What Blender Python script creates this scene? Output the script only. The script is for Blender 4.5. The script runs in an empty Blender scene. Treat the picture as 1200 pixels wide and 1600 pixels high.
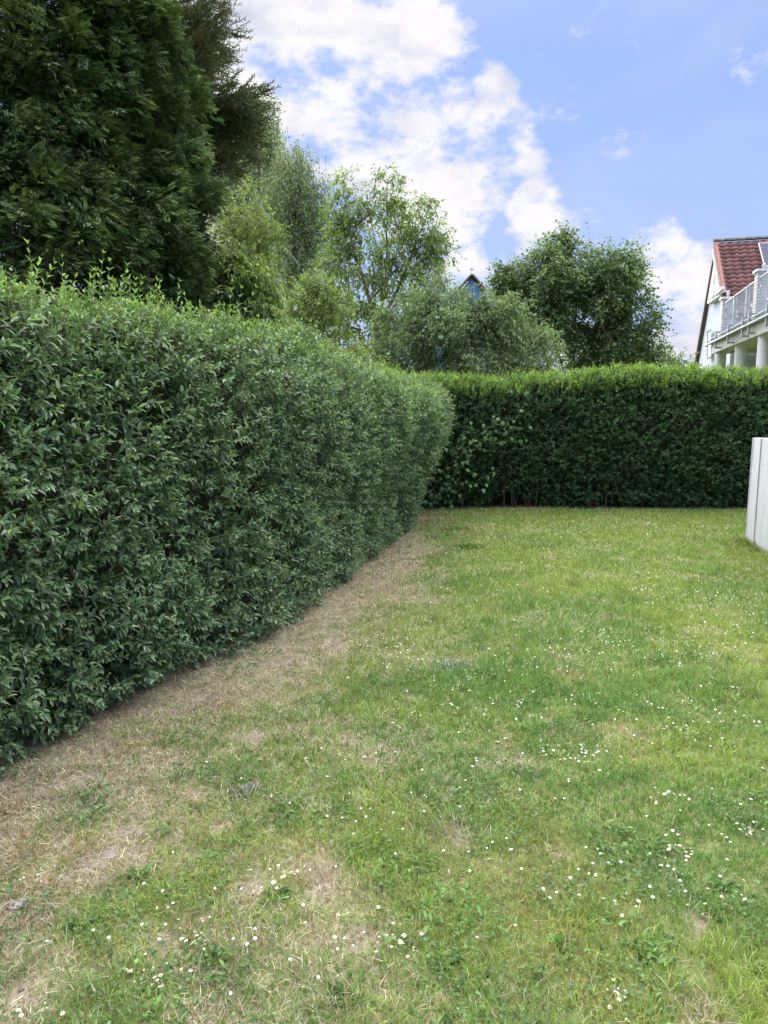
import bpy, math, random
import numpy as np
from mathutils import Vector, Matrix

R = math.radians
rng = np.random.default_rng(11)
random.seed(11)
scene = bpy.context.scene
COL = scene.collection

# ------------------------------------------------------------------ camera
CAM_H = 1.6
FPX = 1120.0                      # focal length in pixels of the 1200 x 1600 photograph
PITCH = math.atan(162.0 / FPX)
cam_data = bpy.data.cameras.new("camera")
cam_data.sensor_fit = 'VERTICAL'
cam_data.sensor_height = 36.0
cam_data.lens = 36.0 * FPX / 1600.0
cam_data.clip_start = 0.05
cam_data.clip_end = 3000.0
cam = bpy.data.objects.new("camera", cam_data)
cam.location = (0, 0, CAM_H)
cam.rotation_euler = (R(90) - PITCH, 0, 0)
COL.objects.link(cam)
scene.camera = cam

def ray(x, y):
    u = (x - 600.0) / FPX
    v = (800.0 - y) / FPX
    return np.array([u, math.cos(PITCH) + v * math.sin(PITCH), -math.sin(PITCH) + v * math.cos(PITCH)])
def at(x, y, Y):                  # the point at distance Y ahead of the camera that a pixel of the photograph shows
    d = ray(x, y)
    return d * (Y / d[1]) + np.array([0, 0, CAM_H])
def on_ground(x, y):
    d = ray(x, y)
    return (d * (-CAM_H / d[2]) + np.array([0, 0, CAM_H]))
def on_plane(x, y, p0, n):
    d = ray(x, y)
    o = np.array([0, 0, CAM_H])
    t = np.dot(np.asarray(p0) - o, n) / np.dot(d, n)
    return o + d * t

# ------------------------------------------------------------------ light
SUN_EL, SUN_AZ = R(60), R(-14)    # azimuth from +Y towards +X
SUN_DIR = Vector((math.sin(SUN_AZ) * math.cos(SUN_EL), math.cos(SUN_AZ) * math.cos(SUN_EL), math.sin(SUN_EL)))
sun_data = bpy.data.lights.new("sun", 'SUN')
sun_data.energy = 1.5
sun_data.angle = R(130)           # the sun stands behind bright cloud: no hard shadows
sun_data.color = (1.0, 0.95, 0.86)
sun = bpy.data.objects.new("sun", sun_data)
sun.rotation_euler = SUN_DIR.to_track_quat('Z', 'Y').to_euler()
sun.location = (-20, 40, 40)
COL.objects.link(sun)

EXPOSURE = 3.4
SKY_STRENGTH = 0.05
world = bpy.data.worlds.new("World")
scene.world = world
world.use_nodes = True
def build_world():
    nt = world.node_tree
    nt.nodes.clear()
    N = nt.nodes.new
    L = nt.links.new
    out = N('ShaderNodeOutputWorld')
    bg = N('ShaderNodeBackground')
    bg.inputs['Strength'].default_value = SKY_STRENGTH
    L(bg.outputs[0], out.inputs[0])
    sky = N('ShaderNodeTexSky')
    sky.sky_type = 'NISHITA'
    sky.sun_disc = False
    sky.sun_elevation = SUN_EL
    sky.sun_rotation = SUN_AZ
    sky.altitude = 100
    sky.air_density = 1.0
    sky.dust_density = 1.2
    sky.ozone_density = 2.0
    tc = N('ShaderNodeTexCoord')
    dirn = tc.outputs['Generated']
    def math_(op, a, b=None, clamp=False):
        n = N('ShaderNodeMath'); n.operation = op; n.use_clamp = clamp
        for i, v in enumerate((a, b)):
            if v is None: continue
            if isinstance(v, (int, float)): n.inputs[i].default_value = v
            else: L(v, n.inputs[i])
        return n.outputs[0]
    def noise(scale, detail, rough, dist, off=(0, 0, 0), stretch=(1, 1, 1.7)):
        mp = N('ShaderNodeMapping')
        mp.inputs['Location'].default_value = off
        mp.inputs['Scale'].default_value = stretch
        L(dirn, mp.inputs[0])
        n = N('ShaderNodeTexNoise')
        n.inputs['Scale'].default_value = scale
        n.inputs['Detail'].default_value = detail
        n.inputs['Roughness'].default_value = rough
        n.inputs['Distortion'].default_value = dist
        L(mp.outputs[0], n.inputs['Vector'])
        return n.outputs['Fac']
    def blob(px, py, rpx, w):
        c = ray(px, py); c = c / np.linalg.norm(c)
        d = N('ShaderNodeVectorMath'); d.operation = 'DOT_PRODUCT'
        L(dirn, d.inputs[0]); d.inputs[1].default_value = tuple(c)
        m = N('ShaderNodeMapRange'); m.interpolation_type = 'SMOOTHERSTEP'
        a = math.atan(rpx / 1220.0)
        m.inputs['From Min'].default_value = math.cos(a * 1.25)
        m.inputs['From Max'].default_value = math.cos(a * 0.15)
        m.inputs['To Min'].default_value = 0
        m.inputs['To Max'].default_value = w
        L(d.outputs['Value'], m.inputs['Value'])
        return m.outputs[0]
    # where the clouds drift: (pixel x, pixel y, radius, weight)
    blobs = [(390, 40, 220, .40), (330, 190, 220, .38), (540, 110, 150, .26), (480, 190, 160, .30), (570, 245, 120, .34),
             (660, 195, 100, .33), (730, 235, 100, .28), (790, 225, 62, .24), (610, 45, 120, .24), (640, 35, 50, .30), (640, 290, 95, .20),
             (835, 325, 46, .34), (720, 340, 58, .26), (775, 145, 40, .32), (1028, 396, 55, .32), (1085, 495, 115, .36),
             (745, 425, 70, .24), (800, 385, 34, .22), (560, 430, 170, .14), (960, 570, 120, .22), (450, 620, 300, .20), (1010, 245, 40, .08), (1090, 260, 40, .08),
             (592, 168, 46, -.14), (500, 85, 50, -.10), (1000, 150, 230, -.06), (470, 265, 55, -.14)]
    s = None
    for b in [q for q in blobs if q[3] > 0]:
        o = blob(*b)
        s = o if s is None else math_('MAXIMUM', s, o)
    for b in [q for q in blobs if q[3] < 0]:
        s = math_('ADD', s, blob(*b))
    n1 = noise(8.0, 10, .60, .12, (3.1, .7, 1.3))
    n2 = noise(17.0, 9, .62, .1, (1.1, 5.7, .3))
    dens = math_('ADD', math_('MULTIPLY', math_('SUBTRACT', n1, .5), 1.5), math_('MULTIPLY', math_('SUBTRACT', n2, .5), .75))
    dens = math_('ADD', dens, s)
    cov = N('ShaderNodeMapRange'); cov.interpolation_type = 'SMOOTHSTEP'
    cov.inputs['From Min'].default_value = .08
    cov.inputs['From Max'].default_value = .38
    L(dens, cov.inputs['Value'])
    # cloud tone: thick middles a little greyer, edges and sunward parts white
    n3 = noise(8.5, 8, .6, .15, (3.06, .76, 1.22))
    tone = N('ShaderNodeMapRange')
    tone.inputs['From Min'].default_value = .30
    tone.inputs['From Max'].default_value = .54
    L(n3, tone.inputs['Value'])
    cmix = N('ShaderNodeMix'); cmix.data_type = 'RGBA'
    L(tone.outputs[0], cmix.inputs['Factor'])
    k = 1.0 / (SKY_STRENGTH * 2 ** EXPOSURE)
    cmix.inputs['A'].default_value = (.66 * k, .69 * k, .86 * k, 1)
    cmix.inputs['B'].default_value = (1.0 * k, .98 * k, 1.0 * k, 1)
    # veil of thin haze over the blue
    tint = N('ShaderNodeMix'); tint.data_type = 'RGBA'
    tint.inputs['Factor'].default_value = .90
    tint.inputs['B'].default_value = (.26 * k, .38 * k, .76 * k, 1)
    L(sky.outputs[0], tint.inputs['A'])
    # thin veils: the blue is never quite even
    n4 = noise(2.6, 6, .6, .5, (7.3, 2.1, 4.4), (1, 1, 3.0))
    veil = N('ShaderNodeMapRange')
    veil.inputs['From Min'].default_value = .40; veil.inputs['From Max'].default_value = .75
    veil.inputs['To Min'].default_value = 0; veil.inputs['To Max'].default_value = .5
    L(n4, veil.inputs['Value'])
    vmix = N('ShaderNodeMix'); vmix.data_type = 'RGBA'
    L(veil.outputs[0], vmix.inputs['Factor']); L(tint.outputs['Result'], vmix.inputs['A']); vmix.inputs['B'].default_value = (.62 * k, .70 * k, .95 * k, 1)
    mix = N('ShaderNodeMix'); mix.data_type = 'RGBA'
    L(cov.outputs[0], mix.inputs['Factor'])
    L(vmix.outputs['Result'], mix.inputs['A'])
    L(cmix.outputs['Result'], mix.inputs['B'])
    L(mix.outputs['Result'], bg.inputs['Color'])
build_world()

vs = scene.view_settings
vs.view_transform = 'Standard'
vs.look = 'None'
vs.exposure = EXPOSURE
vs.gamma = 1.0
vs.use_curve_mapping = False
cy = scene.cycles
cy.max_bounces = 7
cy.diffuse_bounces = 4
cy.glossy_bounces = 2
cy.transmission_bounces = 4
cy.caustics_reflective = False
cy.caustics_refractive = False
cy.use_denoising = True
cy.use_adaptive_sampling = True
cy.adaptive_threshold = 0.01

# ------------------------------------------------------------------ helpers
def lerp(a, b, t): return a + (b - a) * t
def unit(v):
    return v / np.maximum(np.linalg.norm(v, axis=-1, keepdims=True), 1e-9)
def hash3(i, j, k, seed):
    h = (i.astype(np.int64) * 374761393 + j.astype(np.int64) * 668265263 + k.astype(np.int64) * 2147483647 + seed * 974634777) & 0x7fffffff
    h = ((h ^ (h >> 13)) * 1274126177) & 0x7fffffff
    h = (h ^ (h >> 16)) & 0xffff
    return h / 65535.0
def vnoise(p, scale, seed=0):
    """smooth value noise 0..1 over points (n,3) or (n,2)"""
    p = np.asarray(p, float) / scale
    if p.shape[-1] == 2: p = np.concatenate([p, np.zeros(p.shape[:-1] + (1,))], -1)
    f = np.floor(p); w = p - f; w = w * w * (3 - 2 * w)
    i, j, k = f[..., 0], f[..., 1], f[..., 2]
    out = 0
    for a in (0, 1):
        for b in (0, 1):
            for c in (0, 1):
                ww = (w[..., 0] if a else 1 - w[..., 0]) * (w[..., 1] if b else 1 - w[..., 1]) * (w[..., 2] if c else 1 - w[..., 2])
                out = out + ww * hash3(i + a, j + b, k + c, seed)
    return out
def fbm(p, scale, seed=0, octs=3):
    o, a, s = 0, .5, 0
    for q in range(octs):
        o = o + a * vnoise(p, scale / 2 ** q, seed + q); s += a; a *= .5
    return o / s
def sstep(a, b, x):
    t = np.clip((x - a) / (b - a), 0, 1); return t * t * (3 - 2 * t)

def make_mesh(name, V, T, C=None, mat=None, smooth=False):
    V = np.asarray(V, np.float32); T = np.asarray(T, np.int32)
    me = bpy.data.meshes.new(name)
    me.vertices.add(len(V)); me.vertices.foreach_set('co', V.ravel())
    n = len(T)
    me.loops.add(n * 3); me.loops.foreach_set('vertex_index', T.ravel())
    me.polygons.add(n)
    me.polygons.foreach_set('loop_start', np.arange(0, n * 3, 3, dtype=np.int32))
    me.polygons.foreach_set('use_smooth', np.full(n, smooth, dtype=bool))
    if C is not None:
        C = np.asarray(C, np.float32)
        a = me.attributes.new('Col', 'FLOAT_COLOR', 'POINT')
        a.data.foreach_set('color', np.concatenate([C, np.ones((len(C), 1), np.float32)], 1).ravel())
    me.update(calc_edges=True)
    if mat: me.materials.append(mat)
    return me
class Acc:
    """collects triangles with one colour per vertex"""
    def __init__(self): self.V, self.T, self.C, self.n = [], [], [], 0
    def add(self, V, T, C):
        V = np.asarray(V, np.float32).reshape(-1, 3); T = np.asarray(T).reshape(-1, 3)
        C = np.broadcast_to(np.asarray(C, np.float32), V.shape) if np.ndim(C) == 1 else np.asarray(C, np.float32)
        self.V.append(V); self.T.append(T + self.n); self.C.append(C); self.n += len(V)
    def inst(self, tpl, pos, X, Y, Z, sx, sy, sz, col):
        """copies of a small template, one per row of pos"""
        TV, TF = tpl
        n, k = len(pos), len(TV)
        if n == 0: return
        sx, sy, sz = (np.broadcast_to(np.asarray(s, float), (n,)) for s in (sx, sy, sz))
        V = (pos[:, None] + (TV[None, :, 0, None] * X[:, None]) * sx[:, None, None]
             + (TV[None, :, 1, None] * Y[:, None]) * sy[:, None, None] + (TV[None, :, 2, None] * Z[:, None]) * sz[:, None, None])
        F = (TF[None] + (np.arange(n) * k)[:, None, None]).reshape(-1, 3)
        col = np.broadcast_to(col, (n, 3))
        self.add(V.reshape(-1, 3), F, np.repeat(col, k, axis=0))
    def mesh(self, name, mat, smooth=False):
        return make_mesh(name, np.concatenate(self.V), np.concatenate(self.T), np.concatenate(self.C), mat, smooth)
    def build(self, name, mat, parent=None, smooth=False, **props):
        o = bpy.data.objects.new(name, self.mesh(name, mat, smooth))
        COL.objects.link(o)
        if parent is not None: o.parent = parent
        for k, v in props.items(): o[k] = v
        return o
def empty(name, loc, label, cat, group=None):
    o = bpy.data.objects.new(name, None)
    o.empty_display_size = .2
    COL.objects.link(o)
    o['label'] = label; o['category'] = cat
    if group: o['group'] = group
    return o
def part(name, me, parent=None, **props):
    o = bpy.data.objects.new(name, me)
    COL.objects.link(o)
    if parent is not None: o.parent = parent
    for k, v in props.items(): o[k] = v
    return o

# leaf templates: x along the leaf (0..1), y across (-.5..+.5), z up
LEAF8 = (np.array([[0, 0, 0], [.34, 0, -.02], [.70, 0, -.05], [1, 0, -.16], [.30, .46, .09], [.68, .36, .03], [.30, -.46, .09], [.68, -.36, .03]]),
         np.array([[0, 1, 4], [0, 6, 1], [1, 2, 5], [1, 5, 4], [1, 6, 7], [1, 7, 2], [2, 3, 5], [2, 7, 3]]))
LEAF4 = (np.array([[0, 0, 0], [.46, .5, .07], [.46, -.5, .07], [.5, 0, -.04], [1, 0, -.12]]),
         np.array([[0, 3, 1], [0, 2, 3], [3, 4, 1], [3, 2, 4]]))
LEAF2 = (np.array([[0, 0, 0], [.45, .5, .08], [.45, -.5, .08], [1, 0, -.08]]), np.array([[0, 3, 1], [0, 2, 3]]))
MAPLE = (np.array([[0, 0, 0], [.30, .5, .04], [.45, .22, 0], [.72, .46, .03], [1, 0, -.1], [.72, -.46, .03], [.45, -.22, 0], [.30, -.5, .04]]),
         np.array([[0, 2, 1], [0, 4, 2], [2, 4, 3], [0, 7, 6], [0, 6, 4], [6, 5, 4]]))

def frames(l, up_hint):
    """leaf frames: X along l, Z as near up_hint as it can be"""
    X = unit(l)
    Z = unit(up_hint - X * np.sum(up_hint * X, -1, keepdims=True))
    Y = np.cross(Z, X)
    return X, Y, Z
def rand_unit(n): return unit(rng.normal(size=(n, 3)))
def jitter_col(base, n, v=.2, h=.06):
    """n colours round a base: brightness varies by v, hue by h"""
    b = np.asarray(base, float)
    k = np.exp(rng.normal(0, v, (n, 1)))
    return np.clip(b[None] * k * np.exp(rng.normal(0, h, (n, 3))), 0, 1)

def tube(acc, pts, rads, col, sides=5):
    """a tapered round bar through points"""
    pts = np.asarray(pts, float); m = len(pts)
    rads = np.broadcast_to(np.asarray(rads, float), (m,))
    tang = unit(np.gradient(pts, axis=0))
    ref = np.array([0.31, 0.17, .93]) if abs(tang[0][2]) < .9 else np.array([1.0, .1, 0])
    A = unit(np.cross(tang, ref)); B = np.cross(tang, A)
    ang = np.arange(sides) * 2 * math.pi / sides
    V = pts[:, None] + rads[:, None, None] * (np.cos(ang)[None, :, None] * A[:, None] + np.sin(ang)[None, :, None] * B[:, None])
    F = []
    for i in range(m - 1):
        for j in range(sides):
            a, b = i * sides + j, i * sides + (j + 1) % sides
            F += [[a, b, b + sides], [a, b + sides, a + sides]]
    for j in range(1, sides - 1):
        F += [[0, j + 1, j], [(m - 1) * sides, (m - 1) * sides + j, (m - 1) * sides + j + 1]]
    acc.add(V.reshape(-1, 3), F, np.asarray(col, float))
BOXF = np.array([[0, 2, 1], [1, 2, 3], [4, 5, 6], [5, 7, 6], [0, 1, 4], [1, 5, 4], [2, 6, 3], [3, 6, 7], [0, 4, 2], [2, 4, 6], [1, 3, 5], [3, 7, 5]])
def obox(acc, o, a, b, c, col=(.5, .5, .5)):
    """a box from a corner o and three edge vectors"""
    o, a, b, c = (np.asarray(x, float) for x in (o, a, b, c))
    V = [o + i * a + j * b + k * c for k in (0, 1) for j in (0, 1) for i in (0, 1)]
    if np.dot(np.cross(a, b), c) < 0: F = BOXF[:, ::-1]
    else: F = BOXF
    acc.add(V, F, np.asarray(col, float))

# ------------------------------------------------------------------ materials
def leaf_mat(name, trans=.3, rough=.45, spec=.4, tmul=(1.5, 1.6, .7), var=.25, nscale=6.0):
    m = bpy.data.materials.new(name); m.use_nodes = True
    nt = m.node_tree; nt.nodes.clear(); N = nt.nodes.new; L = nt.links.new
    out = N('ShaderNodeOutputMaterial'); at_ = N('ShaderNodeAttribute'); at_.attribute_name = 'Col'
    geo = N('ShaderNodeNewGeometry')
    nz = N('ShaderNodeTexNoise'); nz.inputs['Scale'].default_value = nscale; nz.inputs['Detail'].default_value = 3
    L(geo.outputs['Position'], nz.inputs['Vector'])
    mr = N('ShaderNodeMapRange'); mr.inputs['From Min'].default_value = .3; mr.inputs['From Max'].default_value = .7
    mr.inputs['To Min'].default_value = 1 - var; mr.inputs['To Max'].default_value = 1 + var
    L(nz.outputs['Fac'], mr.inputs['Value'])
    mul = N('ShaderNodeVectorMath'); mul.operation = 'SCALE'
    L(at_.outputs['Color'], mul.inputs[0]); L(mr.outputs[0], mul.inputs['Scale'])
    p = N('ShaderNodeBsdfPrincipled')
    p.inputs['Roughness'].default_value = rough
    p.inputs['Specular IOR Level'].default_value = spec
    L(mul.outputs[0], p.inputs['Base Color'])
    t = N('ShaderNodeBsdfTranslucent')
    tm = N('ShaderNodeVectorMath'); tm.operation = 'MULTIPLY'; tm.inputs[1].default_value = tmul
    L(mul.outputs[0], tm.inputs[0]); L(tm.outputs[0], t.inputs['Color'])
    mx = N('ShaderNodeMixShader'); mx.inputs[0].default_value = trans
    L(p.outputs[0], mx.inputs[1]); L(t.outputs[0], mx.inputs[2]); L(mx.outputs[0], out.inputs[0])
    return m
def solid_mat(name, rough=.8, nscale=8.0, var=.2, bump=.0, spec=.3, color=None, metal=0.0, detail=6, stretch=None):
    """colour from the Col attribute (or one colour), uneven by noise, with fine relief"""
    m = bpy.data.materials.new(name); m.use_nodes = True
    nt = m.node_tree; nt.nodes.clear(); N = nt.nodes.new; L = nt.links.new
    out = N('ShaderNodeOutputMaterial'); p = N('ShaderNodeBsdfPrincipled')
    if color is None:
        a = N('ShaderNodeAttribute'); a.attribute_name = 'Col'; src = a.outputs['Color']
    else:
        a = N('ShaderNodeRGB'); a.outputs[0].default_value = (*color, 1); src = a.outputs[0]
    geo = N('ShaderNodeNewGeometry')
    vec = geo.outputs['Position']
    if stretch:
        mp = N('ShaderNodeMapping'); mp.inputs['Scale'].default_value = stretch
        L(vec, mp.inputs[0]); vec = mp.outputs[0]
    nz = N('ShaderNodeTexNoise'); nz.inputs['Scale'].default_value = nscale; nz.inputs['Detail'].default_value = detail; nz.inputs['Roughness'].default_value = .65
    L(vec, nz.inputs['Vector'])
    mr = N('ShaderNodeMapRange'); mr.inputs['From Min'].default_value = .3; mr.inputs['From Max'].default_value = .7
    mr.inputs['To Min'].default_value = 1 - var; mr.inputs['To Max'].default_value = 1 + var
    L(nz.outputs['Fac'], mr.inputs['Value'])
    mul = N('ShaderNodeVectorMath'); mul.operation = 'SCALE'
    L(src, mul.inputs[0]); L(mr.outputs[0], mul.inputs['Scale'])
    L(mul.outputs[0], p.inputs['Base Color'])
    p.inputs['Roughness'].default_value = rough
    p.inputs['Specular IOR Level'].default_value = spec
    p.inputs['Metallic'].default_value = metal
    if bump:
        b = N('ShaderNodeBump'); b.inputs['Strength'].default_value = 1; b.inputs['Distance'].default_value = bump
        L(nz.outputs['Fac'], b.inputs['Height']); L(b.outputs[0], p.inputs['Normal'])
    L(p.outputs[0], out.inputs[0])
    return m
M = {
    'privet': leaf_mat('privet_leaf', .22, .36, .5),
    'hedge': leaf_mat('hedge_leaf', .25, .45, .35),
    'conifer': leaf_mat('conifer_leaf', .10, .6, .2, var=.35, nscale=3.0),
    'leaf': leaf_mat('tree_leaf', .32, .5, .35, var=.3, nscale=2.5),
    'grass': leaf_mat('grass_blade', .30, .5, .3, tmul=(1.2, 1.25, .8), var=.18, nscale=9.0),
    'bark': solid_mat('bark', .9, 14, .35, .01, stretch=(1, 1, .25)),
    'soil': solid_mat('soil', .95, 30, .35, .012),
    'petal': leaf_mat('daisy_petal', .25, .6, .2, tmul=(1, 1, 1), var=.05),
    'concrete': solid_mat('concrete', .85, 9, .22, .006, color=(.58, .60, .66), stretch=(6, 6, .20)),
    'stone': solid_mat('stone', .9, 20, .3, .006),
    'render': solid_mat('wall_render', .9, 2.0, .07, .002),
    'tile': solid_mat('roof_tile', .75, 6, .28, .003),
    'metal': solid_mat('galvanised_metal', .45, 5, .15, .0, spec=.5),
    'wood': solid_mat('wood', .7, 8, .25, .002, stretch=(6, 6, .4)),
    'glass': solid_mat('window_glass', .08, 2, .1, color=(.12, .15, .2), spec=.8),
    'panel': solid_mat('solar_glass', .45, 2, .1, color=(.010, .018, .060), spec=.15),
}

# ------------------------------------------------------------------ the two hedge lines (plan of their lawn-side feet)
LEFT_FOOT = np.array([(-3.05, .9), (-2.45, 1.7), (-1.88, 2.46), (-1.64, 2.98), (-1.48, 3.42), (-1.24, 3.94), (-.92, 4.69), (-.65, 5.45), (-.26, 7.03),
                      (.14, 8.83), (.40, 10.1), (.46, 10.55), (.34, 10.95), (.0, 11.15), (-.5, 11.2)])
BACK_Y = 11.32
def resample(poly, n):
    seg = np.linalg.norm(np.diff(poly, axis=0), axis=1); s = np.concatenate([[0], np.cumsum(seg)])
    t = np.linspace(0, s[-1], n)
    return np.stack([np.interp(t, s, poly[:, k]) for k in range(poly.shape[1])], 1), s[-1]
_p, _ = resample(LEFT_FOOT, 240)
for _ in range(3):
    _q = _p.copy(); _q[1:-1] = (_p[:-2] + 2 * _p[1:-1] + _p[2:]) / 4
    for _k in range(6): _q[1:-1] = (_q[:-2] + 2 * _q[1:-1] + _q[2:]) / 4
    _p = _q
LPATH, LLEN = resample(_p, 260)
LTAN = unit(np.gradient(LPATH, axis=0))
LNRM = np.stack([LTAN[:, 1], -LTAN[:, 0]], 1)             # towards the lawn
def hedge_distance(xy):
    """how far on the lawn side of the left hedge's foot, in metres (about)"""
    P_ = LPATH[::4]; out = np.empty(len(xy))
    for a in range(0, len(xy), 20000):
        q = xy[a:a + 20000]
        d = q[:, None] - P_[None]
        k = np.argmin(np.sum(d * d, -1), 1)
        out[a:a + 20000] = np.sum(d[np.arange(len(q)), k] * LNRM[::4][k], -1)
    return out

# ------------------------------------------------------------------ lawn fields
BARE = [(on_ground(*p)[:2], r * .5) for p, r in (((195, 1303), .10), ((165, 1345), .12), ((345, 1293), .10), ((115, 1490), .09), ((20, 1415), .06), ((385, 1238), .12),
        ((545, 1160), .10), ((300, 1250), .10), ((120, 1230), .16), ((255, 1480), .09), ((610, 1440), .06), ((860, 1330), .05), ((700, 1560), .05),
        ((1090, 1440), .05), ((40, 1550), .07), ((400, 1150), .16), ((520, 1010), .2), ((640, 1090), .08))]
LUSH = [(on_ground(*p)[:2], r) for p, r in (((700, 1450), .28), ((180, 1440), .20), ((560, 1320), .22), ((300, 1390), .2), ((1000, 1500), .2), ((200, 1570), .22),
        ((880, 1400), .2), ((240, 1400), .14), ((620, 1360), .2), ((780, 1290), .2))]
def dryness(xy):
    d = hedge_distance(xy)
    n = fbm(xy, 1.1, 5, 3); n2 = fbm(xy, .28, 9, 3)
    y = xy[:, 1]
    width = np.where(y < 6, .95, .62)
    a = (1 - sstep(.05, width * 1.6, d + (n - .5) * 1.2 + (n2 - .5) * .9)) * (.70 + .45 * n2)
    spots = sstep(.64, .78, n2) * .45 + sstep(.60, .76, n) * .22
    near = 1 - sstep(2.0, 4.5, y)
    left = 1 - sstep(-.5, .9, xy[:, 0])
    a = np.maximum(a, spots * (.55 + .3 * near + .2 * left))
    a = np.maximum(a, left * near * (.34 + .6 * (n2 - .5)))
    for c, r in LUSH:
        a = a * (1 - .8 * (1 - sstep(r * .3, r * 1.1, np.linalg.norm(xy - c, axis=1))))
    return np.clip(a, 0, 1)
def bareness(xy):
    b = np.zeros(len(xy)); n = (fbm(xy, .09, 21, 3) - .5)
    for c, r in BARE:
        b = np.maximum(b, 1 - sstep(r * .45, r * 1.0, np.linalg.norm((xy - c) * [1, .8], axis=1) + n * r * 3.0 + (vnoise(xy, .025, 29) - .5) * .05))
    b = np.maximum(b, .6 * sstep(.72, .84, fbm(xy, .22, 33, 3)) * (1 - sstep(2.0, 5.5, xy[:, 1])))
    d = hedge_distance(xy)
    b = np.maximum(b, .7 * (1 - sstep(-.05, .16, d)))
    b = np.maximum(b, .6 * sstep(BACK_Y - .12, BACK_Y + .1, xy[:, 1]))
    return np.clip(b, 0, 1)
def ground_z(xy):
    return (fbm(xy, .5, 41, 2) - .5) * .035 * sstep(40, 14, np.linalg.norm(xy, axis=1))

# ------------------------------------------------------------------ ground: one sheet to the horizon
def build_ground():
    def axis(fine0, fine1, step, far):
        a = np.arange(fine0, fine1 + 1e-6, step)
        g = np.geomspace(step, far, 26)
        return np.concatenate([(fine0 - g)[::-1], a, fine1 + g])
    xs = axis(-3.2, 6.4, .055, 1500); ys = axis(1.2, 11.9, .06, 1500)
    X, Y = np.meshgrid(xs, ys)
    xy = np.stack([X.ravel(), Y.ravel()], 1)
    z = ground_z(xy)
    near = (np.abs(xy[:, 0]) < 12) & (xy[:, 1] > -3) & (xy[:, 1] < 16)
    C = np.empty((len(xy), 3)); C[:] = (.10, .13, .04)
    q = xy[near]
    dr, br = dryness(q)[:, None], bareness(q)[:, None]
    soil = np.array([.225, .185, .155]); thatch = np.array([.215, .185, .145]); green = np.array([.135, .145, .06])
    c = green * (1 - dr) + thatch * dr
    c = c * (1 - br) + soil * br
    c *= (.75 + .5 * fbm(q, .05, 77, 2))[:, None]
    C[near] = c
    nx, ny = len(xs), len(ys)
    i = (np.arange(ny - 1)[:, None] * nx + np.arange(nx - 1)[None]).ravel()
    T = np.concatenate([np.stack([i, i + 1, i + nx + 1], 1), np.stack([i, i + nx + 1, i + nx], 1)])
    part('ground', make_mesh('ground', np.column_stack([xy, z]), T, C, M['soil'], True), kind='structure')
build_ground()

def lawn_points(y0, y1, density, margin=0.0):
    """random points on the part of the lawn the camera can nearly see"""
    xl0 = min(np.interp(y0, LPATH[:200, 1], LPATH[:200, 0]), np.interp(y1, LPATH[:200, 1], LPATH[:200, 0])) - .15
    xr = .62 * y1 + .35 + margin
    n = int((xr - xl0) * (y1 - y0) * density)
    xy = np.stack([rng.uniform(xl0, xr, n), rng.uniform(y0, y1, n)], 1)
    inner = np.abs(xy[:, 0]) < .60 * xy[:, 1] + .3
    if margin: xy = xy[(~inner | (xy[:, 1] < 1.35)) & (np.abs(xy[:, 0]) < .60 * xy[:, 1] + .3 + margin)]
    else: xy = xy[inner]
    d = hedge_distance(xy)
    return xy[d > -.12]
BLADE3 = (np.array([[0, -.5, 0], [0, .5, 0], [.55, -.38, .0], [.55, .38, .0], [1, 0, -.22]]), np.array([[0, 2, 1], [1, 2, 3], [2, 4, 3]]))
BLADE1 = (np.array([[0, -.5, 0], [0, .5, 0], [1, 0, -.1]]), np.array([[0, 2, 1]]))
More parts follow.
